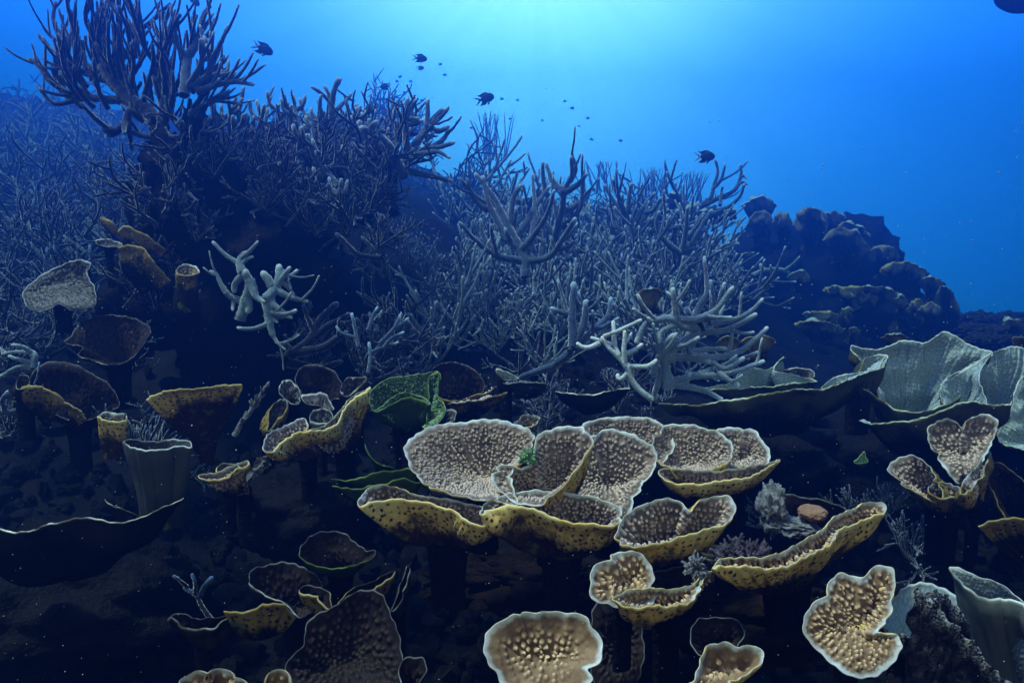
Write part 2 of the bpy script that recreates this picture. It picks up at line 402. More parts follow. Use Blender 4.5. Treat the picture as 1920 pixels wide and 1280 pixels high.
def plate(name, parent, rim, base, d, tau=22, roll=0, closed=True, bulge=0.0, slope=0.0, b=1.5, br=0.02, s0=0.26,
          thick=0.007, bump=(0.0115, 0.0065), res=None, top=None, und=None, seed=0, wob=0.0037, flip=False, fade=0.011, smin=0.0,
          ridge=0.0, label=None, loc=None, bowl=True, lift=None, stalk=0.14):
    rng = np.random.default_rng(seed + 11)
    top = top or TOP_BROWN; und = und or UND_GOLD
    if closed:
        dd = plane_depth(rim, d, tau, roll)
    else:
        m = len(rim)
        L_ = [0]
        for i in range(1, m):
            L_.append(L_[-1] + math.hypot(rim[i][0] - rim[i - 1][0], rim[i][1] - rim[i - 1][1]))
        dd = [d + slope * (l / L_[-1] - 0.5) - bulge * math.sin(math.pi * l / L_[-1]) for l in L_]
    R = np.array([P(x, y, z) for (x, y), z in zip(rim, dd)])
    R = catmull(R, 14, closed)
    B = P(*base)
    if br > 0.1 or not closed: stalk = 0
    if br > 0.1: bowl = False
    if lift is None: lift = 0.42 if bowl else 0.0
    B[2] += lift * max(0.0, R[:, 2].mean() - B[2])
    if bowl: b = 1.75 if b < 1.05 else b + 0.45
    res = res or (0.00135 * d if (bump and d < 1.95 and top in (TOP_BROWN, TOP_WARM)) else 0.0022 * d)
    _, ln = resample(R, 10, closed)
    n = int(np.clip(ln / res, 24, 640))
    R, ln = resample(R, n, closed)
    # living edges are never a clean curve
    t = np.arange(n) / n * ln
    wz = np.zeros(n); wr = np.zeros(n)
    for f, a in ((9, 1.0), (23, 0.55), (55, 0.38), (120, 0.34), (270, 0.26)):
        kf = max(1, round(f * ln / (2 * math.pi))) * 2 * math.pi / ln if closed else f
        wz += a * np.sin(kf * t + rng.uniform(0, 6.3)); wr += a * np.sin(kf * t + rng.uniform(0, 6.3))
    cen = R.mean(axis=0)
    rad = R - cen; rad[:, 2] = 0
    rad /= (np.linalg.norm(rad, axis=1)[:, None] + 1e-6)
    if top in (TOP_BROWN, TOP_WARM) and closed and ln > 0.2:
        for _ in range(int(rng.integers(2, 6))):         # chips bitten out of the growing edge
            t0_ = rng.uniform(0, ln); dl = np.abs((t - t0_ + ln / 2) % ln - ln / 2)
            R = R - rad * (np.exp(-(dl / rng.uniform(0.004, 0.011)) ** 2) * rng.uniform(0.004, 0.012))[:, None]
    R = R + rad * (wr * wob)[:, None] + np.array((0, 0, 1.0)) * (wz * wob * 0.8)[:, None]
    rl = np.linalg.norm(R - B, axis=1).mean() * (1 + 0.1 * abs(b - 1))
    nv = int(np.clip(rl * (1 - smin) / res, 14, 240))
    v = np.linspace(0, 1, nv + 1)
    s = (1 - v * (1 - smin))[None, :, None]
    D = (R - B)[:, None, :]
    G = np.empty((n, nv + 1, 3))
    G[:, :, :2] = B[:2] + D[:, :, :2] * (br + (1 - br) * s)
    G[:, :, 2] = B[2] + D[:, :, 2] * (s[:, :, 0] ** b)
    if closed:
        du = (np.roll(G, -1, 0) - np.roll(G, 1, 0))
    else:
        du = np.gradient(G, axis=0)
    dvv = np.gradient(G, axis=1)
    nn = np.cross(du, dvv)
    nn /= (np.linalg.norm(nn, axis=2)[:, :, None] + 1e-9)
    if (nn * np.array((0, -0.25, 1.0))).sum(axis=2).mean() < 0: nn = -nn
    if flip: nn = -nn
    # large soft unevenness
    un = np.zeros((n, nv + 1))
    for k in range(4):
        q = rng.normal(size=3) * rng.uniform(14, 40)
        un += 0.0022 * d * np.sin(G @ q + rng.uniform(0, 6.3))
    seg = np.linalg.norm(np.diff(G, axis=1), axis=2)
    rd = np.concatenate([np.zeros((n, 1)), np.cumsum(seg, axis=1)], axis=1)
    un *= np.clip(rd / 0.03, 0, 1)
    if ridge:
        uu = np.arange(n)[:, None] / n * ln
        un += ridge * np.sin(uu * 2 * math.pi / 0.030 + 0.8 * np.sin(rd * 9)) * np.clip(rd / 0.03, 0, 1)
        un += ridge * 0.7 * np.sin(uu * 2 * math.pi / 0.016 + 0.8 * np.sin(rd * 14))* np.clip(rd / 0.03, 0, 1)
    G = G + nn * un[:, :, None]
    bh = np.zeros((n, nv + 1))
    if bump:
        sp_, hgt = bump[0] * 0.75, bump[1] * 0.9
        cents, rads = [], []
        mean_r = rd.mean(axis=0)
        pos = sp_ * 0.9
        row = 0
        while pos < mean_r[-1]:
            j = np.interp(pos, mean_r, np.arange(nv + 1))
            jj = int(j)
            ring = G[:, min(jj, nv)]
            rl_ = np.linalg.norm(np.diff(ring, axis=0), axis=1).sum()
            cnt = int(rl_ / sp_)
            if cnt < 6: break
            ii = (np.arange(cnt) + rng.uniform(-0.24, 0.24, cnt) + 0.5 * (row % 2)) / cnt * (n - 1)
            jv = np.clip(j + rng.uniform(-0.3, 0.3, cnt) * sp_ / (rl / nv), 0, nv)
            keep = rng.random(cnt) > 0.06
            for a_, b_ in zip(ii[keep], jv[keep]):
                cents.append(G[int(a_) % n, int(round(b_))]); rads.append(sp_ * rng.uniform(0.50, 0.57))
            pos += sp_ * 0.92; row += 1
        if cents:
            kd = KDTree(len(cents))
            for i, c in enumerate(cents): kd.insert(Vector(c), i)
            kd.balance()
            rads = np.array(rads)
            flat = G.reshape(-1, 3)
            o_ = np.zeros(len(flat))
            for i, q in enumerate(flat):
                _, ix, ds = kd.find(q)
                x = ds / rads[ix]
                if x < 1: o_[i] = (0.5 + 0.5 * math.cos(math.pi * x)) ** 0.8 * (0.75 + 0.5 * (rads[ix] / sp_ - 0.5) * 4)
            bh = o_.reshape(n, nv + 1) * np.clip((rd - fade * 0.45) / fade, 0.0, 1)
    T = G + nn * (bh * (bump[1] * 1.35 if bump else 0))[:, :, None]
    th = thick * (0.35 + 0.65 * np.clip(rd / 0.05, 0, 1)) * np.sqrt(np.clip(rd / (thick * 0.6), 0, 1)) * (1 + 1.5 * v[None, :] ** 2)
    U = G - nn * th[:, :, None]
    if und in (UND_GOLD, UND_OLIVE):
        ua = np.arange(n)[:, None] / n * ln
        rg = np.sin(ua * 2 * math.pi / 0.026 + 2.2 * np.sin(rd * 22)) * 0.55 + np.sin(ua * 2 * math.pi / 0.011 + 3 * np.sin(rd * 31)) * 0.35
        U = U - nn * (rg * 0.0022 * np.clip((rd - 0.008) / 0.03, 0, 1) * np.clip((1 - v) / 0.5, 0, 1)[None, :])[:, :, None]
    if stalk:                                        # the underside turns down into a stem that stands on the rock
        j0_ = int(np.argmin(np.abs((1 - v) - s0)))
        k_ = (np.arange(nv + 1) - j0_) / max(1, nv - j0_)
        for j in range(j0_ + 1, nv + 1):
            q = U[:, j0_].copy()
            f_ = 1 - 0.45 * k_[j] + 0.25 * k_[j] ** 3
            cxy = q[:, :2].mean(axis=0)
            q[:, :2] = cxy + (q[:, :2] - cxy) * f_
            q[:, 2] = q[:, 2] * (1 - k_[j]) + q[:, 2].mean() * k_[j] - stalk * k_[j] ** 1.2
            U[:, j] = q
        rdu = rd + 0.4 * np.clip(k_, 0, 1)[None, :] ** 0.5
    else:
        rdu = rd
    V = np.concatenate([T.reshape(-1, 3), U[:, 1:].reshape(-1, 3)])
    W = nv + 1
    off = n * W
    iu = np.arange(n if closed else n - 1); ju = np.arange(nv)
    I, J = np.meshgrid(iu, ju, indexing='ij')
    I2 = (I + 1) % n
    ti = lambda i, j: i * W + j
    ui = lambda i, j: np.where(j == 0, i * W, off + i * nv + j - 1)
    Ft = np.stack([ti(I, J), ti(I2, J), ti(I2, J + 1), ti(I, J + 1)], -1).reshape(-1, 4)
    Fu = np.stack([ui(I, J), ui(I, J + 1), ui(I2, J + 1), ui(I2, J)], -1).reshape(-1, 4)
    # make the top faces wind so that their normal follows nn
    a0, a1, a3 = T[0, 0], T[1, 0], T[0, min(2, nv)]
    mid = (n // 2, nv // 2)
    i0, j0 = mid
    fn = np.cross(T[(i0 + 1) % n, j0] - T[i0, j0], T[i0, j0 + 1] - T[i0, j0])
    gn = np.cross(G[(i0 + 1) % n, j0] - G[i0, j0], G[i0, j0 + 1] - G[i0, j0])
    if gn.dot(nn[i0, j0]) < 0:
        Ft = Ft[:, ::-1]; Fu = Fu[:, ::-1]
    F = [Ft, Fu]; fm = [np.zeros(len(Ft)), np.where(np.tile(ju, len(iu)) >= (j0_ - 1 if stalk else nv + 1), 2, 1)]
    if not closed:                                   # close the two cut sides
        for i, rev in ((0, False), (n - 1, True)):
            q = np.stack([ti(np.full(nv, i), ju), ti(np.full(nv, i), ju + 1), ui(np.full(nv, i), ju + 1), ui(np.full(nv, i), ju)], -1)
            F.append(q[:, ::-1] if rev else q); fm.append(np.ones(nv))
    at = {'rimd': np.concatenate([rd.reshape(-1), rdu[:, 1:].reshape(-1)]),
          'bump': np.concatenate([bh.reshape(-1), np.zeros(n * nv)])}
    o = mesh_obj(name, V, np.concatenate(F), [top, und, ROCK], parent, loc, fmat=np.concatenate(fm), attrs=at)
    if label: o['label'] = label
    return o

PLATES = 0
def solo(name, label, cat, rim, base, d, group=None, **kw):
    """a colony that is one single plate or cup"""
    global PLATES
    PLATES += 1
    if kw.get('tau', 22) <= 14 and kw.get('closed', True) and kw.get('b', 1.5) < 1.0 and kw.get('br', 0) < 0.1:
        # only the front lip of such a sheet can be seen: it runs back and down into the reef
        k = max(range(len(rim)), key=lambda i: rim[i][0])
        rim = rim[:k + 1]
        kw.update(closed=False, bulge=0.16 * (rim[-1][0] - rim[0][0]) / FPX * d)
    loc = P(*base)
    o = plate(name, None, rim, base, d, loc=loc, seed=PLATES * 7, **kw)
    return tag(o, label, cat, group)

# ---------------------------------------------------------------- branching corals
def tube(pts, radii, sides=8, tiplen=0.035, knob=0.0, rng=None):
    pts = np.asarray(pts, float); radii = np.asarray(radii, float)
    d = pts[-1] - pts[-2]; d /= np.linalg.norm(d) + 1e-9
    r = radii[-1]
    pts = np.vstack([pts, pts[-1] + d * r * 0.5, pts[-1] + d * r * 0.85])
    radii = np.concatenate([radii, [r * 0.8, r * 0.4]])
    n = len(pts)
    tan = np.gradient(pts, axis=0); tan /= np.linalg.norm(tan, axis=1)[:, None] + 1e-9
    up = np.array((0, 0, 1.0)) if abs(tan[0][2]) < 0.9 else np.array((1.0, 0, 0))
    u = np.cross(tan[0], up); u /= np.linalg.norm(u)
    ang = np.arange(sides) / sides * 2 * math.pi
    V = []
    for i in range(n):
        u = u - tan[i] * u.dot(tan[i]); u /= np.linalg.norm(u) + 1e-9
        w_ = np.cross(tan[i], u)
        rr = radii[i] * (1 + (rng.uniform(-knob, knob, sides) if (knob and rng is not None) else 0))
        V.append(pts[i] + (np.cos(ang) * rr)[:, None] * u + (np.sin(ang) * rr)[:, None] * w_)
    V = np.vstack(V + [pts[-1:] + d * r * 0.12])
    i, j = np.meshgrid(np.arange(n - 1), np.arange(sides), indexing='ij')
    j2 = (j + 1) % sides
    F = np.stack([i * sides + j, i * sides + j2, (i + 1) * sides + j2, (i + 1) * sides + j], -1).reshape(-1, 4)
    last = n * sides
    k = np.arange(sides)
    C = np.stack([(n - 1) * sides + k, (n - 1) * sides + (k + 1) % sides, np.full(sides, last), np.full(sides, last)], -1)
    seg = np.concatenate([[0], np.cumsum(np.linalg.norm(np.diff(pts, axis=0), axis=1))])
    tp = np.clip(1 - (seg[-1] - seg) / tiplen, 0, 1)
    tipa = np.concatenate([np.repeat(tp, sides), [1.0]])
    return V, F, C, tipa

def merge_tubes(ts):
    V, F, tip = [], [], []
    off = 0
    for v, f, c, t in ts:
        V.append(v); tip.append(t)
        F += (f + off).tolist()
        F += [[a + off, b + off, e + off] for a, b, e, _ in c.tolist()]
        off += len(v)
    return np.vstack(V), F, np.concatenate(tip)

def grow_colony(rng, size, mains, r0, up=0.10, lev=2, spread=1.0, sides=6, kid_rate=1.0):
    """procedural bush of up-curving branches, base at the origin"""
    ts = []
    def grow(p, d, length, r, level):
        steps = max(4, int(length / (size * 0.09)))
        pts = [p]; h = length / steps
        for _ in range(steps):
            d = d + np.array((0, 0, up)) + rng.normal(size=3) * 0.17
            d /= np.linalg.norm(d)
            pts.append(pts[-1] + d * h)
        pts = np.array(pts)
        r_end = max(r * 0.55, r0 * 0.42)
        ts.append(tube(pts, np.linspace(r, r_end, len(pts)), sides, size * 0.06, 0.14, rng))
        if level < lev:
            k = int(rng.integers(2, 5) * kid_rate)
            for _ in range(k):
                q = int(rng.integers(max(1, steps // 4), steps))
                t = pts[min(q + 1, steps)] - pts[q]; t /= np.linalg.norm(t)
                a = rng.normal(size=3); a -= t * a.dot(t); a /= np.linalg.norm(a)
                th = math.radians(rng.uniform(30, 65))
                grow(pts[q], t * math.cos(th) + a * math.sin(th), length * rng.uniform(0.4, 0.7), max(r * 0.78, r0 * 0.5), level + 1)
    for k in range(mains):
        a = (k + rng.uniform(-0.4, 0.4)) / mains * 2 * math.pi
        e = math.radians(rng.uniform(12, 75))
        d = np.array((math.cos(a) * math.cos(e) * spread, math.sin(a) * math.cos(e) * spread, math.sin(e)))
        d /= np.linalg.norm(d)
        p0 = np.array((math.cos(a), math.sin(a), 0)) * size * 0.06
        grow(p0 - d * size * 0.08, d, size * rng.uniform(0.6, 1.0), r0 * rng.uniform(0.85, 1.15), 0)
    return merge_tubes(ts)

def px_colony(name, label, cat, d0, lines, mats, group=None, seed=0, twigs=1.0, spread=0.5, part='branch', rscale=1.0, sides=9, trunk_first=False, twig_len=1.0, par=0.0):
    """colony whose main branches follow the photo: lines = [(points px, r0 px, r1 px[, material])]; depth wanders along each branch"""
    rng = np.random.default_rng(seed)
    base = P(lines[0][0][0][0], lines[0][0][0][1], d0)
    t = thing(name, label, cat, base, group)
    done = []                                     # (px, py, depth)
    for k, ln in enumerate(lines):
        pts2, ra, rb = ln[0], ln[1] * rscale, ln[2] * rscale
        mat = ln[3] if len(ln) > 3 else mats
        arr = np.array(pts2, float)
        if done:
            D = np.array(done)
            q = np.hypot(D[:, 0] - arr[0, 0], D[:, 1] - arr[0, 1])
            ds = D[q.argmin(), 2] if q.min() < 30 else d0 + rng.uniform(-0.1, 0.1) * d0 * 0.5
        else:
            ds = d0
        plen = np.hypot(*np.diff(arr, axis=0).T).sum()
        de = ds + rng.uniform(-1, 1) * spread * plen / FPX * d0
        sseg = np.concatenate([[0], np.cumsum(np.hypot(*np.diff(arr, axis=0).T))]) / plen
        W = np.array([P(x, y, ds + (de - ds) * s_) for (x, y), s_ in zip(pts2, sseg)])
        C = catmull(W, 8, False)
        C, l3 = resample(C, int(np.clip(l3n(C) / 0.009, 6, 70)), False)
        m = len(C)
        C += np.cumsum(rng.normal(size=(m, 3)) * 0.0006, axis=0)
        rad = np.linspace(ra, rb, m) / FPX * d0
        ts = [tube(C, rad, sides, 0.03, 0.13, rng)]
        nt_ = rng.poisson(twigs * l3 / 0.16)
        for _ in range(nt_):
            q = int(rng.integers(m // 4, max(m // 4 + 1, m - 2)))
            tn = C[min(q + 1, m - 1)] - C[q]; tn /= np.linalg.norm(tn) + 1e-9
            a = rng.normal(size=3) + np.array((0, 0, 0.5)); a -= tn * a.dot(tn); a /= np.linalg.norm(a)
            dd_ = tn * (0.6 + 0.5 * par) + a * (0.8 - 0.35 * par); dd_ /= np.linalg.norm(dd_)
            L_ = rng.uniform(0.04, 0.13) * (d0 / 2.8) * twig_len
            pp = [C[q]]
            for _s in range(6):
                dd_ = dd_ + np.array((0, 0, 0.12)) + rng.normal(size=3) * 0.06; dd_ /= np.linalg.norm(dd_)
                pp.append(pp[-1] + dd_ * L_ / 6)
            rt = min(rad[q] * 0.75, 6.5 / FPX * d0)
            ts.append(tube(pp, np.linspace(rt, rt * 0.6, 7), max(6, sides - 2), 0.025, 0.13, rng))
        V, F, tip = merge_tubes(ts)
        nm = 'trunk' if (trunk_first and k == 0) else part
        mesh_obj(nm, V, F, [mat], t, attrs={'tip': tip})
        for i in np.linspace(0, 1, 14):
            done.append((np.interp(i, sseg, arr[:, 0]), np.interp(i, sseg, arr[:, 1]), ds + (de - ds) * i))
    return t

def l3n(C):
    return np.linalg.norm(np.diff(C, axis=0), axis=1).sum()

# ---------------------------------------------------------------- reef terrain
ANCH = [(0, 1280, 1.9), (480, 1330, 1.8), (960, 1400, 1.6), (1500, 1400, 1.6), (1920, 1400, 1.5),
        (0, 1060, 2.5), (480, 1050, 2.5), (960, 1090, 2.3), (1450, 1060, 2.4), (1900, 960, 2.9),
        (0, 830, 3.0), (400, 800, 3.1), (800, 790, 3.0), (1200, 790, 3.0), (1600, 800, 3.6), (1900, 800, 4.2),
        (0, 620, 3.9), (300, 640, 3.7), (700, 640, 3.6), (1000, 620, 3.8), (1300, 640, 3.9), (1600, 730, 4.9), (1600, 700, 6.5), (1450, 600, 7.5), (1900, 670, 6.0),
        (0, 440, 5.4), (250, 440, 5.0), (500, 420, 4.2), (750, 450, 4.5), (1000, 520, 5.3), (1250, 520, 5.6), (1480, 660, 6.0), (1800, 625, 8.5), (1920, 600, 11),
        (0, 350, 7.5), (200, 345, 7.3), (450, 280, 5.0), (700, 340, 5.3), (1000, 440, 7.4), (1300, 430, 7.8), (1500, 625, 9.5), (1400, 500, 9.0),
        (0, 255, 12), (200, 262, 11.5), (500, 275, 8.5), (700, 310, 8.5), (1000, 400, 10), (1300, 425, 10),
        (0, 175, 17), (200, 205, 16.5), (450, 225, 14), (700, 292, 13), (1000, 385, 13), (1300, 460, 12), (1600, 610, 13), (1400, 500, 13), (1900, 600, 18),
        (-700, 1200, 2.2), (-700, 700, 4), (-700, 420, 7), (-700, 200, 12), (-700, 190, 18), (2600, 1300, 1.8), (2600, 900, 4), (2600, 650, 9), (2600, 620, 18)]
_a = np.array([P(*a) for a in ANCH])
def _uv(x, y):
    y = np.maximum(y, 0.3)
    return np.stack([x / (y + 1.5) * 4, np.log(y + 0.4) * 2.0], -1)
_au = _uv(_a[:, 0], _a[:, 1])
_K = np.linalg.norm(_au[:, None] - _au[None], axis=2) + np.eye(len(_au)) * 0.03
_A = np.block([[-_K, np.ones((len(_au), 1))], [np.ones((1, len(_au))), np.zeros((1, 1))]])
_wt = np.linalg.solve(_A, np.concatenate([_a[:, 2], [0]]))
def ground_z(x, y):
    u = _uv(np.asarray(x, float), np.asarray(y, float))
    K = np.linalg.norm(u[..., None, :] - _au, axis=-1)
    return -(K @ _wt[:-1]) + _wt[-1]

def build_seabed():
    ys = np.concatenate([np.linspace(-1.2, 1.0, 16)[:-1], np.geomspace(1.0, 18.0, 150)])
    us = np.linspace(-1, 1, 190)
    V = np.zeros((len(ys), len(us), 3))
    for i, y in enumerate(ys):
        hw = min(13.5, 3.0 + max(0, y) * 1.05)
        V[i, :, 0] = us * hw; V[i, :, 1] = y
    V[:, :, 2] = ground_z(V[:, :, 0], V[:, :, 1])
    for i in range(len(ys)):
        for j in range(len(us)):
            x, y = V[i, j, 0], V[i, j, 1]
            a = 0.05 + 0.012 * max(0, y)
            V[i, j, 2] += a * (noise.fractal(Vector((x * 2.2, y * 2.2, 3.1)), 1.0, 2.1, 5) - 0.3)
    n, m = len(ys), len(us)
    i, j = np.meshgrid(np.arange(n - 1), np.arange(m - 1), indexing='ij')
    F = np.stack([i * m + j, i * m + j + 1, (i + 1) * m + j + 1, (i + 1) * m + j], -1).reshape(-1, 4)
    tag(mesh_obj('seabed', V.reshape(-1, 3), F, [ROCK]), kind='structure')
build_seabed()

def rock(name, label, cat, cpx, cpy, d, rx, rz, ry, mat=None, seed=0, amp=0.22, group=None, sub=5, freq=2.2):
    """rough boulder: half sizes rx (px), rz (px), ry (metres)"""
    import bmesh
    bm = bmesh.new()
    bmesh.ops.create_icosphere(bm, subdivisions=sub, radius=1)
    c = P(cpx, cpy, d)
    sx, sz = rx / FPX * d, rz / FPX * d
    for v in bm.verts:
        q = v.co.copy()
        f = 1 + amp * (noise.fractal(q * freq + Vector((seed * 7.3, 0, 0)), 0.9, 2.1, 5)) + 0.05 * noise.noise(q * 14 + Vector((seed, 0, 0)))
        v.co = Vector((q.x * f * sx, q.y * f * ry, q.z * f * sz))
    me = bpy.data.meshes.new(name); bm.to_mesh(me); bm.free()
    for p_ in me.polygons: p_.use_smooth = True
    me.materials.append(mat or ROCK)
    o = bpy.data.objects.new(name, me); o.location = c
    link(o)
    return tag(o, label, cat, group)

# ---------------------------------------------------------------- dark rocks that carry the corals
rock('coral_rock', 'tall dark boulder under the thick-stemmed staghorn bush', 'rock', 440, 520, 3.40, 165, 205, 0.42, seed=1, amp=0.45)
rock('coral_rock', 'dark knob of rock carrying the stem of the tall staghorn bush', 'rock', 335, 370, 3.15, 78, 95, 0.18, seed=9, amp=0.5)
rock('coral_rock', 'dark rounded head on the boulder, covered in short staghorn branches', 'rock', 555, 355, 3.75, 165, 105, 0.40, seed=2, amp=0.4)
rock('coral_rock', 'big shaded mound under the brown shelf corals, facing open water', 'rock', 1510, 556, 9.2, 172, 140, 0.95, seed=3, amp=0.35)
rock('coral_rock', 'low dark shoulder of the mound beneath the golden shelves', 'rock', 1665, 640, 8.5, 135, 95, 0.70, seed=4, amp=0.35)
rock('coral_rock', 'dark ledge rock below the right grey-green fan coral', 'rock', 1700, 860, 2.9, 260, 120, 0.30, seed=5)
rock('coral_rock', 'black ledge rock below the long wavy-edged sheet', 'rock', 1330, 850, 2.75, 230, 90, 0.30, seed=6)
rock('coral_rock', 'black rock under the long white-edged plate', 'rock', 120, 1120, 2.0, 260, 130, 0.25, seed=7)
rock('coral_rock', 'black rock beneath the sloping gold-edged sheet', 'rock', 580, 960, 2.05, 130, 90, 0.18, seed=8)

BASE = simple_mat('brown_overgrown_base', (0.004, 0.003, 0.002), (0.013, 0.007, 0.003), 26, bscale=140, bstr=1.0, bdist=0.015)
def lump(name, parent, cx, cy, d, rx, rz, ry, mat, seed):
    o = rock(name, None, None, cx, cy, d, rx, rz, ry, mat, seed=seed + 80, amp=0.4, freq=3.0)
    o.location = Vector(o.location) - Vector(parent.location); o.parent = parent
    return o
# ---------------------------------------------------------------- the big whorl of knobbly plates in the middle
def whorl():
    t = thing('plate_coral', 'large pale brown whorl of knobbly overlapping plates with golden spotted undersides', 'plate coral', P(1000, 1075, 1.70))
    k = dict(top=TOP_BROWN, und=UND_GOLD)
    plate('plate', t, [(760, 850), (769, 826), (805, 803), (855, 791), (905, 786), (955, 792), (988, 804), (999, 822), (986, 850), (962, 882),
                       (965, 920), (973, 947), (930, 941), (880, 934), (826, 922), (788, 906), (768, 882)], (915, 905, 1.60), 1.52, tau=32, b=1.25, lift=0, seed=1, bump=(0.0098, 0.0056), **k)
    plate('plate', t, [(1000, 842), (1010, 813), (1045, 800), (1085, 802), (1109, 816), (1105, 840), (1082, 873), (1052, 908), (1015, 945),
                       (974, 946), (940, 925), (914, 894), (922, 876), (948, 868), (976, 871), (992, 862)], (1042, 925, 1.575), 1.50, tau=38, roll=-8, b=1.2, lift=0, seed=2, bump=(0.0108, 0.006), **k)
    plate('plate', t, [(1085, 830), (1110, 812), (1145, 804), (1182, 812), (1212, 830), (1233, 855), (1229, 885), (1208, 920), (1192, 948), (1165, 985), (1110, 985), (1060, 960), (1040, 900)],
          (1140, 915, 1.675), 1.62, tau=46, roll=6, b=1.9, bowl=False, seed=3, bump=(0.0125, 0.007), **k)
    plate('plate', t, [(1079, 802), (1100, 788), (1140, 780), (1185, 778), (1222, 785), (1246, 802), (1262, 840), (1230, 875), (1160, 880), (1100, 850)],
          (1170, 865, 1.85), 1.80, tau=34, b=1.2, lift=0, seed=4, bump=(0.0102, 0.0055), **k)
    plate('plate', t, [(1243, 800), (1270, 794), (1310, 796), (1350, 806), (1374, 826), (1376, 846), (1360, 868), (1330, 885), (1300, 893), (1262, 880), (1240, 870), (1225, 840)],
          (1295, 880, 1.80), 1.74, tau=30, b=1.2, lift=0, seed=5, bump=(0.0102, 0.0055), **k)
    plate('plate', t, [(1345, 806), (1380, 799), (1414, 808), (1432, 832), (1445, 850), (1440, 868), (1415, 886), (1370, 892), (1345, 870)],
          (1385, 865, 1.85), 1.80, tau=42, roll=8, b=1.1, lift=0, seed=6, bump=(0.0105, 0.0055), **k)
    plate('plate', t, [(1229, 890), (1256, 905), (1300, 904), (1350, 898), (1400, 890), (1432, 878), (1460, 860), (1440, 866), (1395, 876), (1340, 882), (1290, 884), (1245, 880)],
          (1335, 985, 1.76), 1.64, tau=14, b=0.9, seed=7, bump=(0.011, 0.005), **k)
    plate('plate', t, [(670, 952), (700, 940), (745, 934), (800, 938), (850, 953), (888, 978), (930, 975), (900, 950), (830, 934), (765, 922), (722, 911), (690, 915), (676, 930)],
          (850, 1085, 1.62), 1.46, tau=14, b=0.95, seed=8, bump=(0.0125, 0.005), **k)
    plate('plate', t, [(900, 968), (925, 953), (960, 950), (1010, 959), (1060, 973), (1110, 978), (1153, 980), (1170, 955), (1130, 935), (1060, 922), (980, 922), (925, 938), (905, 955)],
          (1060, 1110, 1.58), 1.44, tau=16, roll=4, b=1.0, seed=9, bump=(0.0125, 0.006), **k)
    plate('plate', t, [(1154, 1010), (1160, 980), (1180, 955), (1215, 938), (1250, 935), (1282, 945), (1297, 962), (1310, 941), (1340, 931), (1364, 932), (1375, 950),
                       (1365, 974), (1330, 990), (1280, 1004), (1222, 1018), (1180, 1020)], (1230, 1110, 1.46), 1.36, tau=32, roll=6, b=1.25, seed=10, bump=(0.0138, 0.0072), **k)
    lump('base', t, 1040, 1075, 1.80, 230, 55, 0.14, BASE, 1)
    return t
whorl()

t = thing('plate_coral', 'wide wavy golden tray with pale fluted edge running up to the right', 'plate coral', P(1380, 1185, 1.34))
plate('plate', t, [(1147, 1125), (1170, 1138), (1220, 1141), (1270, 1137), (1300, 1124), (1314, 1105), (1322, 1078), (1334, 1064), (1318, 1072), (1300, 1090), (1270, 1098), (1240, 1101), (1200, 1106), (1165, 1116)],
      (1250, 1195, 1.37), 1.24, tau=17, roll=14, b=0.95, seed=21, bump=(0.0138, 0.0078), top=TOP_WARM, und=UND_GOLD)
plate('plate', t, [(1330, 1068), (1342, 1063), (1390, 1062), (1440, 1066), (1500, 1050), (1550, 1025), (1576, 992), (1602, 980), (1640, 966),
                   (1660, 956), (1654, 944), (1628, 942), (1600, 950), (1565, 965), (1544, 988), (1500, 1012), (1440, 1040), (1390, 1042), (1350, 1050)],
      (1470, 1165, 1.40), 1.26, tau=17, roll=14, b=0.95, seed=23, bump=(0.0138, 0.0078), top=TOP_WARM, und=UND_GOLD)
plate('plate', t, [(1120, 1050), (1145, 1037), (1172, 1029), (1202, 1036), (1225, 1060), (1229, 1085), (1222, 1099), (1239, 1105), (1230, 1125), (1205, 1142), (1150, 1135), (1110, 1120)],
      (1172, 1092, 1.275), 1.24, tau=48, roll=24, b=1.9, bowl=False, seed=22, bump=(0.0150, 0.007), top=TOP_WARM, und=UND_GOLD)

lump('base', t, 1400, 1150, 1.46, 190, 60, 0.12, BASE, 2)
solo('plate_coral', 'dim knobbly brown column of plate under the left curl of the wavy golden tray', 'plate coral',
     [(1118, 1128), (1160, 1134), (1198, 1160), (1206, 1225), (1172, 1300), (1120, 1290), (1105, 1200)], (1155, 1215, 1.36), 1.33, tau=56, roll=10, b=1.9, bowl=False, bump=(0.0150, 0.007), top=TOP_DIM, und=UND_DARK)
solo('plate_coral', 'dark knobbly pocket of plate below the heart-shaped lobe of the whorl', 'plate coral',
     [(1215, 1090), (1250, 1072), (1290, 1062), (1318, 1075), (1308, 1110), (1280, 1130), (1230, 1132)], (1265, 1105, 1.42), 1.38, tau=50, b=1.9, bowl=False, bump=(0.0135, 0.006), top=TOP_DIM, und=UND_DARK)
solo('plate_coral', 'upright rounded warm brown plate standing alone at the bottom, spaced knobs', 'plate coral',
     [(905, 1215), (912, 1190), (935, 1165), (965, 1149), (1000, 1142), (1050, 1144), (1095, 1155), (1120, 1180), (1128, 1207), (1117, 1240), (1095, 1290), (1040, 1325), (960, 1300), (922, 1255)],
     (1030, 1235, 1.095), 1.06, tau=42, b=1.9, bowl=False, bump=(0.0142, 0.0065), top=TOP_WARM, und=UND_GOLD, fade=0.035)
solo('plate_coral', 'small warm cup coral with a few large knobs near the bottom edge', 'cup coral',
     [(1300, 1275), (1312, 1230), (1330, 1206), (1360, 1193), (1385, 1206), (1420, 1203), (1434, 1216), (1428, 1238), (1400, 1262), (1350, 1288), (1290, 1310), (1270, 1300)],
     (1350, 1265, 1.06), 1.02, tau=34, roll=10, b=1.7, bowl=False, bump=(0.019, 0.009), top=TOP_WARM, und=UND_GOLD, fade=0.03)
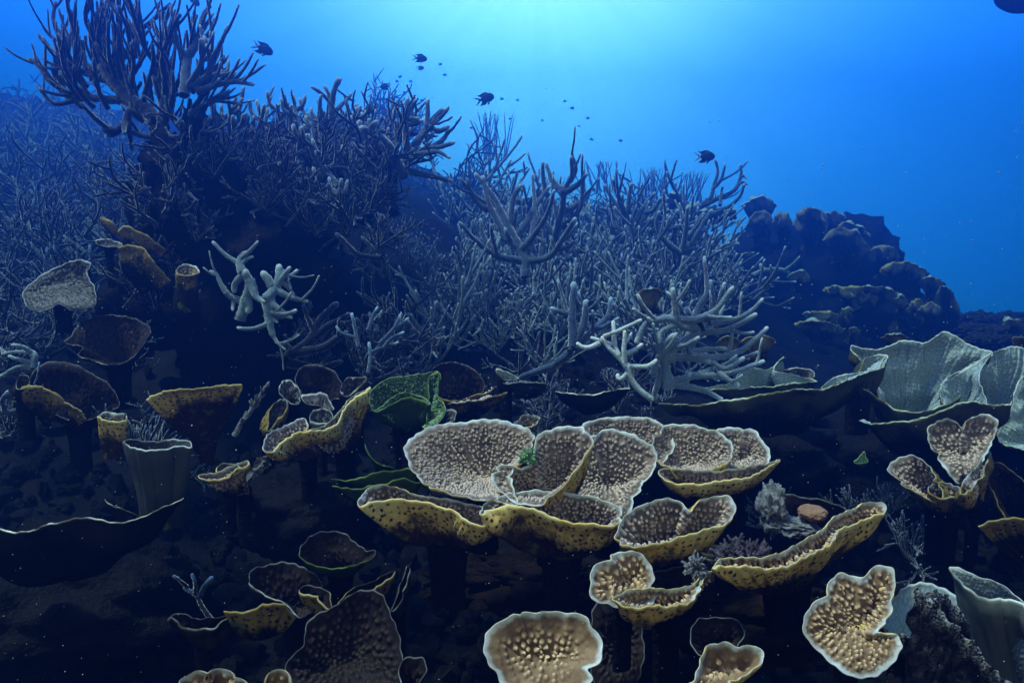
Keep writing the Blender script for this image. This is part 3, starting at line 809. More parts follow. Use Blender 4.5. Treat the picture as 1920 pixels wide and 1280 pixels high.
solo('plate_coral', 'two-lobed pale knobbly plate tilted to the viewer beside the crusted stump', 'plate coral',
     [(1505, 1165), (1532, 1128), (1570, 1078), (1584, 1074), (1610, 1086), (1626, 1080), (1640, 1062), (1672, 1069), (1677, 1100), (1670, 1130), (1678, 1155), (1652, 1188), (1690, 1190), (1694, 1215), (1680, 1245), (1650, 1262),
      (1600, 1263), (1560, 1243), (1530, 1213), (1510, 1190)], (1590, 1180, 1.155), 1.12, tau=44, roll=6, b=1.9, bowl=False, bump=(0.0115, 0.0062), top=TOP_WARM, und=UND_GOLD)
solo('plate_coral', 'dim brown scalloped plate behind the small warm cup coral', 'plate coral',
     [(1285, 1190), (1305, 1165), (1340, 1158), (1380, 1165), (1392, 1185), (1370, 1215), (1310, 1225)], (1340, 1260, 1.25), 1.16, tau=40, top=TOP_DIM, und=UND_DARK, bump=(0.014, 0.004))

# right colony of upright lobes
t = thing('plate_coral', 'brown colony of curled upright lobes under the grey-green fan corals', 'plate coral', P(1790, 990, 1.85))
k = dict(top=TOP_BROWN, und=UND_OLIVE, bump=(0.0145, 0.006))
plate('plate', t, [(1738, 815), (1745, 791), (1775, 783), (1797, 796), (1806, 806), (1816, 786), (1850, 776), (1873, 788), (1868, 815), (1855, 848), (1830, 880), (1800, 908), (1770, 870), (1748, 838)],
      (1805, 850, 1.815), 1.78, tau=58, b=1.9, bowl=False, seed=31, **k)
plate('plate', t, [(1665, 876), (1680, 859), (1708, 853), (1733, 868), (1752, 900), (1768, 930), (1752, 942), (1728, 926), (1700, 915), (1682, 902)],
      (1765, 985, 1.76), 1.68, tau=30, roll=-20, b=1.1, seed=32, **k)
plate('plate', t, [(1742, 922), (1760, 906), (1795, 904), (1802, 925), (1780, 930), (1760, 934)], (1785, 1000, 1.72), 1.64, tau=14, b=0.9, seed=33, **k)
plate('plate', t, [(1802, 922), (1806, 902), (1822, 880), (1850, 852), (1856, 850), (1846, 872), (1838, 895), (1815, 920)], (1825, 985, 1.74), 1.66, tau=20, roll=30, b=0.9, seed=34, **k)
plate('plate', t, [(1850, 880), (1870, 868), (1905, 890), (1940, 930), (1950, 985), (1900, 980), (1870, 940)], (1900, 1010, 1.86), 1.76, tau=55, roll=-20, b=1.1, seed=35, top=TOP_DIM, und=UND_OLIVE, bump=(0.0145, 0.006))
solo('plate_coral', 'amber-edged plate cut by the picture edge, below the colony of curled lobes', 'plate coral',
     [(1834, 988), (1870, 977), (1930, 972), (2010, 975), (2060, 990), (2010, 968), (1930, 960), (1870, 966)], (1960, 1130, 1.66), 1.50, tau=14, b=0.9, und=UND_OLIVE, top=TOP_BROWN)
solo('plate_coral', 'thin pale green leaf-like sliver alone in the dark hollow', 'plate coral',
     [(1605, 868), (1612, 850), (1620, 842), (1628, 858), (1630, 868)], (1615, 885, 2.0), 2.0, closed=True, tau=70, top=TOP_GREEN, und=UND_GREEN, bump=None, stalk=0, thick=0.004)

# grey-green fans on the right
k = dict(top=TOP_GREY, bump=(0.0105, 0.003), fade=0.008, thick=0.010, res=0.0042)
solo('fan_coral', 'broad grey-green fan coral with fine ribs, largest of the fans', 'fan coral',
     [(1592, 646), (1640, 655), (1692, 640), (1738, 641), (1758, 628), (1775, 621), (1812, 645), (1860, 660), (1832, 682), (1790, 700), (1766, 725), (1775, 790), (1700, 800), (1655, 760), (1640, 700)],
     (1690, 830, 2.76), 2.62, bowl=False, tau=58, roll=-4, b=1.15, und=UND_MOSS, ridge=0.0016, **k)
solo('fan_coral', 'folded fan coral at the right edge with a dark shaded back', 'fan coral',
     [(1765, 722), (1800, 695), (1858, 660), (1895, 650), (1925, 655), (1990, 700), (1990, 800), (1900, 830), (1840, 800), (1780, 775)],
     (1860, 850, 2.72), 2.60, tau=52, roll=18, b=1.2, und=UND_MOSS, ridge=0.003, **k)
solo('fan_coral', 'inner curved lobe cupped inside the folded fan coral', 'fan coral',
     [(1766, 722), (1790, 705), (1830, 680), (1858, 662), (1840, 690), (1835, 720), (1850, 765), (1800, 780), (1772, 760)],
     (1800, 800, 2.60), 2.52, tau=20, roll=-35, b=0.9, und=UND_MOSS, ridge=0.002, **k)
solo('fan_coral', 'pale flaring sheet hanging down at the right picture edge', 'fan coral',
     [(1872, 826), (1895, 760), (1925, 700), (1990, 690), (2010, 780), (1960, 840)], (1950, 900, 2.6), 2.50, tau=58, roll=-10, b=1.1, und=UND_MOSS, ridge=0.002, **k)
solo('fan_coral', 'long low sheet coral with a thin pale wavy lip and a dark face', 'sheet coral',
     [(1235, 755), (1300, 761), (1350, 752), (1420, 739), (1480, 729), (1540, 726), (1582, 712), (1620, 700), (1648, 692), (1662, 668), (1640, 668), (1618, 675), (1600, 700), (1560, 705), (1520, 715), (1420, 722), (1330, 738), (1270, 748)],
     (1430, 880, 2.50), 2.30, tau=14, b=0.8, und=UND_MOSS, **k)
solo('fan_coral', 'pale upturned flap at the right end of the long low sheet', 'sheet coral',
     [(1540, 727), (1562, 706), (1595, 698), (1612, 694), (1622, 670), (1640, 664), (1663, 666), (1650, 691), (1620, 701), (1582, 713)], (1610, 760, 2.46), 2.36, tau=34, b=1.1, und=UND_MOSS, ridge=0.001, **k)
solo('fan_coral', 'dark-faced sheet with a bright wavy lip below the broad fan coral', 'sheet coral',
     [(1607, 790), (1640, 796), (1700, 790), (1752, 775), (1800, 752), (1860, 756), (1896, 754), (1900, 748), (1850, 744), (1790, 742), (1740, 760), (1680, 778), (1640, 784)],
     (1760, 930, 2.36), 2.18, tau=12, b=0.8, und=UND_MOSS, **k)
solo('fan_coral', 'short dark sheet with a thin lip at the foot of the broad fan coral', 'sheet coral',
     [(1620, 728), (1655, 745), (1680, 764), (1720, 769), (1780, 756), (1800, 742), (1740, 745), (1690, 742), (1650, 728)], (1710, 850, 2.42), 2.30, tau=13, b=0.8, und=UND_MOSS, **k)
solo('fan_coral', 'small dark sheet with a hooked tip behind the white staghorn', 'sheet coral',
     [(1320, 730), (1370, 715), (1400, 690), (1440, 692), (1470, 668), (1450, 695), (1490, 700), (1530, 712), (1500, 715), (1440, 725)], (1440, 790, 2.8), 2.62, tau=16, b=0.9, und=UND_MOSS, **k)
solo('plate_coral', 'small ruffled translucent plate on the ledge left of the broad fan coral', 'plate coral',
     [(1455, 700), (1480, 690), (1520, 692), (1530, 700), (1515, 712), (1470, 712)], (1490, 745, 2.85), 2.75, tau=20, top=TOP_BLUE, und=UND_OLIVE, bump=(0.012, 0.003))

# bottom right
solo('cup_coral', 'smooth grey-green cup coral with rough inside at the lower right edge', 'cup coral',
     [(1782, 1063), (1803, 1066), (1840, 1080), (1876, 1096), (1910, 1126), (1960, 1180), (1960, 1190), (1920, 1131), (1875, 1122), (1845, 1118), (1812, 1100), (1795, 1082)],
     (1950, 1440, 1.42), 1.28, tau=20, roll=-22, b=0.85, br=0.3, top=TOP_GREY, und=UND_GREY, bump=(0.008, 0.003), fade=0.004)

# left side
solo('plate_coral', 'gold-edged fan-shaped cup alone in the dark, evenly spotted', 'cup coral',
     [(275, 748), (290, 736), (338, 728), (382, 725), (430, 718), (456, 717), (459, 728), (430, 731), (380, 738), (330, 742), (296, 748)], (395, 860, 2.28), 2.08, tau=13, roll=4, b=0.75, br=0.09, bowl=False, und=UND_GOLD, bump=(0.014, 0.005))
t = thing('plate_coral', 'long sloping gold-edged sheet climbing right beside the green leaf coral', 'plate coral', P(600, 930, 1.92))
k = dict(und=UND_GOLD, bump=(0.0145, 0.0055))
plate('plate', t, [(370, 888), (392, 895), (425, 892), (448, 878), (468, 874), (462, 866), (440, 872), (410, 886)], (470, 960, 1.96), 1.82, tau=14, b=0.8, seed=41, **k)
plate('plate', t, [(400, 884), (412, 873), (430, 869), (447, 876), (430, 886)], (425, 905, 1.88), 1.83, tau=35, seed=42, top=TOP_BLUE, und=UND_GOLD, bump=(0.018, 0.007))
plate('plate', t, [(494, 846), (494, 825), (505, 810), (540, 795), (568, 780), (574, 786), (572, 800), (548, 812), (520, 835), (508, 850)], (590, 900, 1.95), 1.80, tau=18, roll=24, b=0.8, seed=43, **k)
plate('plate', t, [(566, 808), (590, 802), (612, 795), (640, 765), (660, 745), (693, 728), (680, 738), (655, 752), (630, 790), (605, 803)], (650, 900, 1.98), 1.86, tau=18, roll=24, b=0.85, seed=44, **k)
solo('plate_coral', 'pale broken cup behind the long sloping gold-edged sheet', 'cup coral',
     [(583, 768), (605, 765), (618, 772), (622, 782), (610, 792), (590, 790), (577, 780)], (604, 830, 2.0), 1.96, tau=34, top=TOP_BLUE, und=UND_GREY, bump=(0.010, 0.003))
solo('plate_coral', 'crusty pale lobe just behind the broken cup', 'plate coral',
     [(563, 742), (582, 736), (608, 735), (620, 752), (622, 770), (600, 762), (578, 758)], (600, 810, 2.06), 2.02, tau=50, top=TOP_BLUE, und=UND_DARK, bump=(0.008, 0.005))
solo('plate_coral', 'small ribbed oval lobe with pale outline near the dark round disc', 'plate coral',
     [(523, 730), (530, 714), (545, 713), (558, 728), (564, 750), (552, 757), (534, 748)], (548, 790, 2.2), 2.14, tau=55, top=TOP_BLUE, und=UND_DARK, bump=(0.012, 0.004), fade=0.006)
solo('plate_coral', 'small tilted ribbed lobe with a gold stem below the ribbed oval', 'plate coral',
     [(505, 790), (512, 765), (525, 752), (538, 753), (536, 768), (520, 785), (500, 806)], (500, 830, 2.12), 2.08, tau=50, roll=25, top=TOP_BLUE, und=UND_OLIVE, bump=(0.012, 0.004), fade=0.006)
solo('plate_coral', 'dark round disc with a faint bluish outline behind the small ribbed lobes', 'plate coral',
     [(550, 710), (560, 690), (585, 682), (620, 690), (640, 715), (640, 745), (610, 752), (575, 745)], (600, 800, 2.4), 2.34, tau=50, top=TOP_DIM, und=UND_DARK, bump=(0.014, 0.003))
solo('plate_coral', 'knobbly grey button of tissue behind the green leaf coral', 'plate coral',
     [(643, 725), (650, 708), (668, 704), (688, 706), (684, 720), (665, 735), (648, 742)], (668, 770, 2.14), 2.08, tau=45, top=TOP_BLUE, und=UND_DARK, bump=(0.015, 0.008), fade=0.004)

t = thing('leaf_coral', 'folded bright green leaf coral above the whorl of knobbly plates', 'leaf coral', P(770, 830, 1.98))
k = dict(top=TOP_GREEN, und=UND_GREEN, bump=(0.0095, 0.0045), fade=0.004, res=0.0026)
plate('leaf', t, [(690, 748), (700, 724), (728, 707), (780, 701), (822, 698), (818, 720), (808, 758), (770, 752), (740, 765), (712, 772), (696, 764)], (760, 830, 2.02), 1.96, tau=55, b=1.1, seed=51, **k)
plate('leaf', t, [(704, 772), (732, 757), (748, 746), (775, 744), (806, 756), (806, 750), (775, 739), (745, 740), (725, 752)], (775, 850, 1.98), 1.86, tau=14, b=0.8, seed=52, **k)
plate('leaf', t, [(806, 705), (820, 700), (822, 725), (826, 748), (836, 762), (832, 785), (812, 802), (801, 812), (803, 780), (806, 745)], (790, 845, 1.96), 1.88, tau=45, roll=-35, b=1.0, seed=53, **k)
solo('plate_coral', 'blue-grey rough flap hanging off the right side of the green leaf coral', 'plate coral',
     [(830, 765), (854, 768), (853, 785), (840, 800), (820, 808), (812, 800)], (815, 825, 1.96), 1.90, tau=50, roll=-20, top=TOP_BLUE, und=UND_GREEN, bump=(0.008, 0.004))
solo('plate_coral', 'dark round plate with a beaded blue outline behind the green leaf coral', 'plate coral',
     [(800, 715), (812, 690), (845, 678), (880, 685), (905, 706), (908, 730), (885, 748), (850, 750), (815, 742)], (855, 800, 2.5), 2.4, tau=46, top=TOP_DIM, und=UND_OLIVE, bump=(0.012, 0.004))
solo('plate_coral', 'thin gold spotted strip of plate right of the green leaf coral', 'plate coral',
     [(838, 758), (870, 756), (905, 752), (930, 742), (952, 735), (930, 736), (895, 746), (860, 750)], (880, 800, 2.25), 2.12, tau=13, b=0.8, und=UND_OLIVE)
solo('plate_coral', 'short gold strip of plate tucked under the dark round plate', 'plate coral',
     [(868, 750), (888, 740), (915, 734), (930, 724), (905, 730), (880, 738)], (900, 775, 2.35), 2.24, tau=13, b=0.8, und=UND_OLIVE)
solo('plate_coral', 'slim dark plate with a square end lying above the gold spotted strips', 'plate coral',
     [(945, 716), (985, 715), (1028, 716), (1030, 728), (1025, 712), (985, 709), (950, 710)], (985, 775, 2.5), 2.36, tau=12, b=0.8, und=UND_MOSS, top=TOP_BLUE)
solo('plate_coral', 'small crumpled pale fin of coral above the slim dark plate', 'plate coral',
     [(932, 690), (945, 695), (965, 703), (973, 709), (955, 712), (940, 712)], (950, 735, 2.5), 2.46, tau=55, top=TOP_GREY, und=UND_DARK, bump=(0.01, 0.003))
solo('plate_coral', 'thin white-edged dark plate left of the white staghorn foot', 'plate coral',
     [(1040, 733), (1070, 738), (1110, 739), (1150, 733), (1178, 727), (1150, 727), (1100, 732), (1065, 731)], (1100, 800, 2.6), 2.46, tau=12, b=0.8, und=UND_LIP, top=TOP_DIM)
solo('plate_coral', 'small golden tongue of plate just behind the whorl', 'plate coral',
     [(962, 797), (985, 782), (1004, 778), (1012, 783), (1006, 795), (985, 800)], (985, 840, 2.0), 1.94, tau=20, roll=12, b=0.9, und=UND_OLIVE, top=TOP_BROWN)

for rim, lab, b_ in (
    ([(625, 896), (645, 898), (675, 893), (700, 884), (735, 881), (764, 876), (780, 880), (740, 872), (700, 878), (660, 890)], 'upper thin green wavy ribbon of coral left of the whorl', (740, 960, 1.68)),
    ([(626, 914), (650, 916), (670, 918), (692, 911), (716, 908), (745, 894), (782, 899), (790, 892), (750, 888), (715, 900), (668, 909)], 'lower thin green wavy ribbon of coral left of the whorl', (745, 980, 1.64))):
    solo('leaf_coral', lab, 'leaf coral', rim, b_, 1.60, tau=12, b=0.8, top=TOP_GREEN, und=UND_GREEN, bump=None, thick=0.006)
solo('leaf_coral', 'small curled green hook of coral beside the whorl', 'leaf coral',
     [(686, 834), (688, 848), (700, 862), (722, 870), (742, 874), (722, 864), (702, 852), (694, 836)], (720, 900, 1.78), 1.70, tau=12, b=0.9, top=TOP_GREEN, und=UND_GREEN, bump=None, thick=0.006)
solo('leaf_coral', 'dark disc with a glowing green outline below the ribbons', 'leaf coral',
     [(566, 1040), (570, 1015), (595, 998), (625, 992), (660, 1003), (690, 1030), (708, 1032), (704, 1046), (680, 1058), (650, 1067), (615, 1068), (585, 1058)],
     (640, 1110, 1.55), 1.48, tau=40, top=TOP_DIM, und=UND_GREEN, bump=(0.014, 0.003), thick=0.006)

# left margin
solo('plate_coral', 'grey finely knobbly fan above the dark left hollow', 'plate coral',
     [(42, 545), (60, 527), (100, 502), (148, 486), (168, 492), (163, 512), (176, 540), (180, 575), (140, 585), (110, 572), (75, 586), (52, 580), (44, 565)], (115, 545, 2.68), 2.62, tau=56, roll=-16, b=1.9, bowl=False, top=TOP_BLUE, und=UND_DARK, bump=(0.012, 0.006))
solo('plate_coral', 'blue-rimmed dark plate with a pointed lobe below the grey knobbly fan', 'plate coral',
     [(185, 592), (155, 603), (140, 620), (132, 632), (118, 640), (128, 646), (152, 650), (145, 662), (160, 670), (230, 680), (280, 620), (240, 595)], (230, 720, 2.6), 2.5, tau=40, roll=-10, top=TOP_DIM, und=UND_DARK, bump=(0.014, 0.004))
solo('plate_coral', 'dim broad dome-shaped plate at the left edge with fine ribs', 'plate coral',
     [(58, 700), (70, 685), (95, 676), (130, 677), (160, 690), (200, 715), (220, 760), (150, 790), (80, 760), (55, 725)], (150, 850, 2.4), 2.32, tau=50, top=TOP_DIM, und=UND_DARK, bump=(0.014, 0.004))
solo('plate_coral', 'gold-edged plate against the dim ribbed dome at the left', 'plate coral',
     [(36, 724), (55, 719), (80, 722), (105, 733), (120, 746), (124, 758), (110, 745), (80, 732), (52, 728)], (95, 830, 2.3), 2.18, tau=13, roll=-12, b=0.8, und=UND_OLIVE)
solo('plate_coral', 'narrow gold-edged plate stepping down right of the left gold plate', 'plate coral',
     [(122, 752), (135, 755), (152, 768), (160, 784), (150, 776), (134, 764)], (140, 830, 2.24), 2.14, tau=13, roll=-20, b=0.8, und=UND_OLIVE)
solo('cup_coral', 'tiny golden mushroom-like cup on a short stalk', 'cup coral',
     [(182, 782), (190, 775), (210, 772), (230, 774), (237, 783), (225, 787), (205, 788), (190, 788)], (212, 850, 2.16), 2.08, tau=14, b=0.7, br=0.5, und=UND_GOLD)
solo('plate_coral', 'small pale grey knob of plate at the left edge above the gold plate', 'plate coral',
     [(30, 715), (35, 705), (48, 704), (54, 715), (45, 724), (34, 726)], (45, 745, 2.22), 2.18, tau=50, top=TOP_BLUE, und=UND_DARK, bump=(0.01, 0.003))
solo('cup_coral', 'grey smooth cup with a silver rim below the tiny golden cup', 'cup coral',
     [(226, 824), (245, 836), (300, 844), (328, 836), (357, 838), (352, 828), (320, 822), (280, 826), (245, 820)], (312, 970, 1.98), 1.86, tau=14, b=0.75, br=0.4, und=UND_CUP, top=TOP_BLUE, bump=(0.010, 0.003))
solo('plate_coral', 'long dark plate with a bright white wavy lip in the lower left', 'plate coral',
     [(-120, 985), (0, 993), (50, 997), (100, 981), (160, 972), (200, 980), (240, 976), (282, 960), (320, 940), (342, 929), (300, 938), (250, 958), (190, 962), (140, 958), (80, 968), (0, 978), (-100, 970)],
     (110, 1190, 1.80), 1.62, tau=10, roll=4, b=0.8, und=UND_LIP, top=TOP_DIM, bump=None)
solo('plate_coral', 'faint thin curved plate edge above the white-lipped plate', 'plate coral',
     [(196, 935), (205, 944), (222, 953), (262, 964), (225, 946), (204, 936)], (250, 1010, 1.80), 1.76, tau=13, b=0.8, und=UND_DARK, top=TOP_DIM, bump=None, thick=0.006)
solo('plate_coral', 'upper gold spotted ledge on the slope beside the tall boulder', 'plate coral',
     [(222, 432), (238, 422), (268, 434), (296, 455), (314, 468), (312, 480), (295, 466), (265, 446), (240, 436)], (270, 540, 3.0), 2.84, tau=14, roll=-18, b=0.8, und=UND_OLIVE, bump=(0.016, 0.005))
solo('plate_coral', 'lower gold spotted ledge ending in a drooping lobe beside the tall boulder', 'plate coral',
     [(222, 464), (245, 460), (275, 468), (288, 485), (305, 505), (322, 524), (308, 516), (288, 496), (262, 476)], (270, 590, 2.9), 2.74, tau=14, roll=-22, b=0.8, und=UND_OLIVE, bump=(0.016, 0.005))
solo('cup_coral', 'stout golden knob-topped cup next to the drooping gold ledge', 'cup coral',
     [(329, 512), (333, 498), (350, 493), (366, 497), (370, 512), (358, 516), (342, 517)], (348, 580, 2.78), 2.70, tau=24, b=0.75, br=0.55, und=UND_OLIVE, top=TOP_BROWN)
solo('plate_coral', 'thin gold lip climbing left above the upper gold spotted ledge', 'plate coral',
     [(188, 405), (200, 408), (215, 420), (226, 438), (214, 428), (200, 416)], (215, 470, 3.05), 2.95, tau=14, roll=-24, b=0.8, und=UND_OLIVE)
solo('plate_coral', 'small grey plate lying on the slope left of the upper gold ledge', 'plate coral',
     [(178, 452), (195, 447), (222, 453), (228, 460), (205, 462), (185, 460)], (205, 480, 3.0), 2.95, tau=35, top=TOP_BLUE, und=UND_DARK)

# lower left silhouettes
k = dict(top=TOP_DIM, bump=(0.015, 0.005))
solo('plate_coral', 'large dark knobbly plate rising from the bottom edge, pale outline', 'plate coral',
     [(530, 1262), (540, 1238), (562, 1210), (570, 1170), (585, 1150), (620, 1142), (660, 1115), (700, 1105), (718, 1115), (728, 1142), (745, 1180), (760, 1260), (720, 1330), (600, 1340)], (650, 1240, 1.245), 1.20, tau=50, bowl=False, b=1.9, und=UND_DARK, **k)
solo('plate_coral', 'dark orange-brown sheet leaning up to the right behind the dark knobbly plate', 'plate coral',
     [(638, 1136), (645, 1118), (660, 1104), (700, 1087), (728, 1072), (746, 1064), (738, 1078), (712, 1098), (680, 1120), (655, 1138)], (690, 1200, 1.42), 1.33, tau=24, roll=20, b=0.8, und=UND_OLIVE, **k)
solo('plate_coral', 'rounded amber lobe between the two dark sheets', 'plate coral',
     [(561, 1112), (566, 1103), (585, 1100), (604, 1106), (616, 1124), (624, 1140), (608, 1130), (585, 1118)], (600, 1180, 1.42), 1.34, tau=16, roll=-14, b=0.8, und=UND_OLIVE, **k)
solo('plate_coral', 'dark bluish plate with a thin pale outline behind the amber lobe', 'plate coral',
     [(464, 1085), (468, 1066), (490, 1058), (530, 1052), (570, 1062), (600, 1090), (590, 1140), (565, 1160), (545, 1140), (520, 1124), (490, 1112), (472, 1100)], (550, 1180, 1.52), 1.46, tau=42, und=UND_DARK, **k)
solo('plate_coral', 'gold-topped low sheet near the bottom with a wavy lip', 'plate coral',
     [(422, 1142), (445, 1144), (470, 1143), (500, 1135), (535, 1134), (548, 1150), (560, 1160), (540, 1146), (505, 1128), (465, 1134), (430, 1136)], (500, 1240, 1.46), 1.36, tau=13, b=0.8, und=UND_OLIVE, **k)
solo('plate_coral', 'thin pale-outlined ear of plate left of the gold-topped low sheet', 'plate coral',
     [(316, 1158), (322, 1153), (332, 1160), (345, 1172), (370, 1182), (385, 1176), (400, 1178), (418, 1165), (430, 1153), (410, 1156), (370, 1160), (335, 1148)], (390, 1250, 1.48), 1.38, tau=16, b=0.85, und=UND_DARK, **k)
solo('plate_coral', 'pale-edged knobbly plate just showing at the bottom, left of the dark plate', 'plate coral',
     [(332, 1280), (345, 1267), (370, 1256), (410, 1254), (440, 1262), (460, 1285), (420, 1330), (350, 1330)], (400, 1420, 1.12), 1.04, tau=42, top=TOP_WARM, und=UND_OLIVE, bump=(0.019, 0.006))
solo('plate_coral', 'small pale-edged lobe touching the bottom of the dark knobbly plate', 'plate coral',
     [(484, 1280), (498, 1264), (514, 1258), (530, 1268), (540, 1290), (510, 1310)], (515, 1370, 1.10), 1.05, tau=42, top=TOP_WARM, und=UND_OLIVE, bump=(0.017, 0.006))
solo('plate_coral', 'dim round lobe with a faint blue outline right of the dark knobbly plate', 'plate coral',
     [(748, 1262), (752, 1238), (768, 1224), (790, 1228), (798, 1248), (792, 1275), (775, 1300), (755, 1290)], (770, 1360, 1.18), 1.10, tau=50, und=UND_DARK, **k)
solo('plate_coral', 'thin upright dark blade with a pale edge by the leaning orange-brown sheet', 'plate coral',
     [(736, 1142), (745, 1120), (758, 1085), (766, 1060), (770, 1062), (766, 1080), (752, 1118)], (745, 1180, 1.40), 1.36, tau=60, roll=30, und=UND_DARK, top=TOP_DIM, bump=None, thick=0.006)

# behind the tray: crumbs, stumps and small corals
rock('coral_stump', 'grey granular dead coral stump behind the wavy golden tray', 'dead coral', 1446, 952, 1.52, 22, 46, 0.04, CRUST, seed=21, amp=0.35, freq=3)
rock('coral_stump', 'low grey crust sloping right from the granular dead stump', 'dead coral', 1490, 985, 1.50, 40, 12, 0.04, CRUST, seed=22, amp=0.5, freq=3)
solo('plate_coral', 'dim violet-edged plate behind the orange-brown button coral', 'plate coral',
     [(1455, 940), (1470, 925), (1500, 930), (1545, 938), (1590, 955), (1580, 985), (1520, 1000), (1475, 980)], (1520, 1060, 1.64), 1.58, tau=42, top=TOP_DIM, und=UND_DARK, bump=(0.014, 0.002))
rock('button_coral', 'small flat orange-brown button coral with a smooth surface', 'button coral', 1523, 961, 1.49, 26, 13, 0.03, ORANGE, seed=23, amp=0.10)
def tuft(name, label, cx, cy, d, rx, rz, n, mat, seed):
    """dense clump of many tiny curled blades"""
    rng = np.random.default_rng(seed)
    c = P(cx, cy, d); sx, sz = rx / FPX * d, rz / FPX * d
    ts = []
    for _ in range(n):
        a = rng.normal(size=3); a /= np.linalg.norm(a); a[2] = abs(a[2]) * 1.0
        p = c + a * np.array((sx, sx * 0.6, sz)) * rng.uniform(0.35, 0.9) - np.array((0, 0, sz * 0.5))
        dd = a + rng.normal(size=3) * 0.5; dd /= np.linalg.norm(dd)
        L_ = rng.uniform(0.35, 0.7) * sz
        q = [p, p + dd * L_ * 0.5, p + dd * L_ + rng.normal(size=3) * L_ * 0.25]
        r = rng.uniform(0.0016, 0.0032)
        ts.append(tube(q, [r, r * 1.2, r * 0.9], 5, 0.01, 0.3, rng))
    V, F, tip = merge_tubes(ts)
    o = mesh_obj(name, V, F, [mat], None, loc=c - np.array((0, 0, sz)), attrs={'tip': tip})
    return tag(o, label, 'seaweed')
tuft('seaweed_clump', 'dark purple-grey crumbly seaweed clump sitting in the wavy golden tray', 1395, 1040, 1.30, 52, 34, 420, TUFT, 3)
tuft('seaweed_clump', 'tiny pale crumbly clump at the left end of the wavy golden tray', 1305, 1060, 1.30, 12, 26, 90, CRUST, 4)
tuft('seaweed_clump', 'bright green tuft in the notch between two lobes of the whorl', 990, 856, 1.50, 10, 18, 90, GREEN_ALGA, 5)
plate('lip', None, [(1312, 1030), (1330, 1022), (1370, 1020), (1400, 1022), (1390, 1030), (1350, 1036), (1325, 1038)], (1360, 1080, 1.46), 1.40, tau=14, b=0.9, loc=P(1360, 1080, 1.46), label='short golden lip of plate behind the crumbly seaweed clump')['category'] = 'plate coral'
bpy.data.objects['lip'].name = 'plate_coral'

def crag(name, label, pts, d, depth, mat, seed, r=26, cat='dead coral'):
    """ragged dead coral blade: a ridge line in px with a rough skirt dropping from it"""
    rng = np.random.default_rng(seed)
    R = catmull(np.array([P(x, y, d + dz) for x, y, dz in pts]), 14, False)
    n = len(R); m = 22
    V = np.zeros((n, 2 * m, 3)); tipc = np.zeros((n, 2 * m))
    for i in range(n):
        for j in range(2 * m):
            t = (j - m + 0.5) / m
            a = abs(t)
            p = R[i] + np.array((0, 0, -depth * a)) + np.array((0.15 * t, 0.22 * t, 0)) * (a ** 0.6) * depth * 1.2
            q = Vector(p) * 30
            p = p + np.array((noise.noise(q), noise.noise(q + Vector((9, 0, 0))), noise.noise(q + Vector((0, 9, 0))))) * 0.012
            q = q * 3.3
            p = p + np.array((noise.noise(q), noise.noise(q + Vector((9, 0, 0))), noise.noise(q + Vector((0, 9, 0))))) * 0.006
            V[i, j] = p; tipc[i, j] = max(0.0, 1 - a * depth / 0.028)
    i, j = np.meshgrid(np.arange(n - 1), np.arange(2 * m - 1), indexing='ij')
    w_ = 2 * m
    F = np.stack([i * w_ + j, i * w_ + j + 1, (i + 1) * w_ + j + 1, (i + 1) * w_ + j], -1).reshape(-1, 4)
    o = mesh_obj(name, V.reshape(-1, 3), F, [mat], None, loc=R[n // 2] - np.array((0, 0, depth)), attrs={'tip': tipc.ravel()})
    return tag(o, label, cat)
CRAG, N_, L_ = new_mat('dark_crusted_coral')
_n1 = tex_noise(N_, L_, 60, 4); _n2 = tex_noise(N_, L_, 240, 4)
_c = mixc(N_, L_, ramp(N_, L_, _n1, 0.45, 0.8), (0.008, 0.008, 0.010), (0.07, 0.07, 0.085))
_m = N_('ShaderNodeMath'); _m.operation = 'MULTIPLY'
L_(attr(N_, 'tip'), _m.inputs[0]); L_(ramp(N_, L_, _n2, 0.40, 0.62), _m.inputs[1])
_c = mixc(N_, L_, _m.outputs[0], _c, (0.50, 0.54, 0.60))
finish(N_, L_, _c, 0.8, bump=_n2, bstr=1.0, bdist=0.012)
crag('dead_coral', 'black ragged dead coral blade with a sparkling crusty ridge, lower right', [(1712, 1108, 0), (1722, 1096, 0), (1735, 1108, 0), (1758, 1122, 0), (1785, 1150, 0), (1815, 1182, 0), (1845, 1225, 0), (1880, 1262, 0), (1930, 1300, 0)], 1.20, 0.30, CRAG, 1)
crag('dead_coral', 'second shorter ragged dead blade behind the black crusty ridge', [(1738, 1100, 0.05), (1757, 1096, 0.06), (1775, 1110, 0.07), (1800, 1130, 0.08), (1820, 1165, 0.09)], 1.22, 0.25, CRAG, 2)
crag('dead_coral', 'low dark ragged edge between the two-lobed plate and the crusty blade', [(1668, 1195, 0), (1690, 1178, 0), (1715, 1172, 0), (1735, 1190, 0)], 1.26, 0.22, CRAG, 3)
crag('dead_coral', 'crumbly pale strip climbing the long sloping gold-edged sheet', [(466, 880, 0), (478, 870, 0), (486, 856, 0), (500, 850, 0)], 1.82, 0.03, CRUST, 4)
solo('plate_coral', 'flat teal fine-grained plate floor behind the two-lobed plate', 'plate coral',
     [(1660, 1180), (1690, 1110), (1740, 1090), (1800, 1120), (1790, 1200), (1720, 1230)], (1720, 1290, 1.46), 1.40, tau=30, top=TOP_GREY, und=UND_DARK, bump=(0.006, 0.001))
# twisted spiky rope sponge
px_colony('rope_sponge', 'thin twisted rope sponge leaning right of the gold-edged fan cup', 'sponge', 2.0,
          [([(440, 815), (452, 790), (470, 768), (485, 742), (503, 716)], 6, 2.5)], CRUST, twigs=26, seed=61, part='stalk', twig_len=0.22)

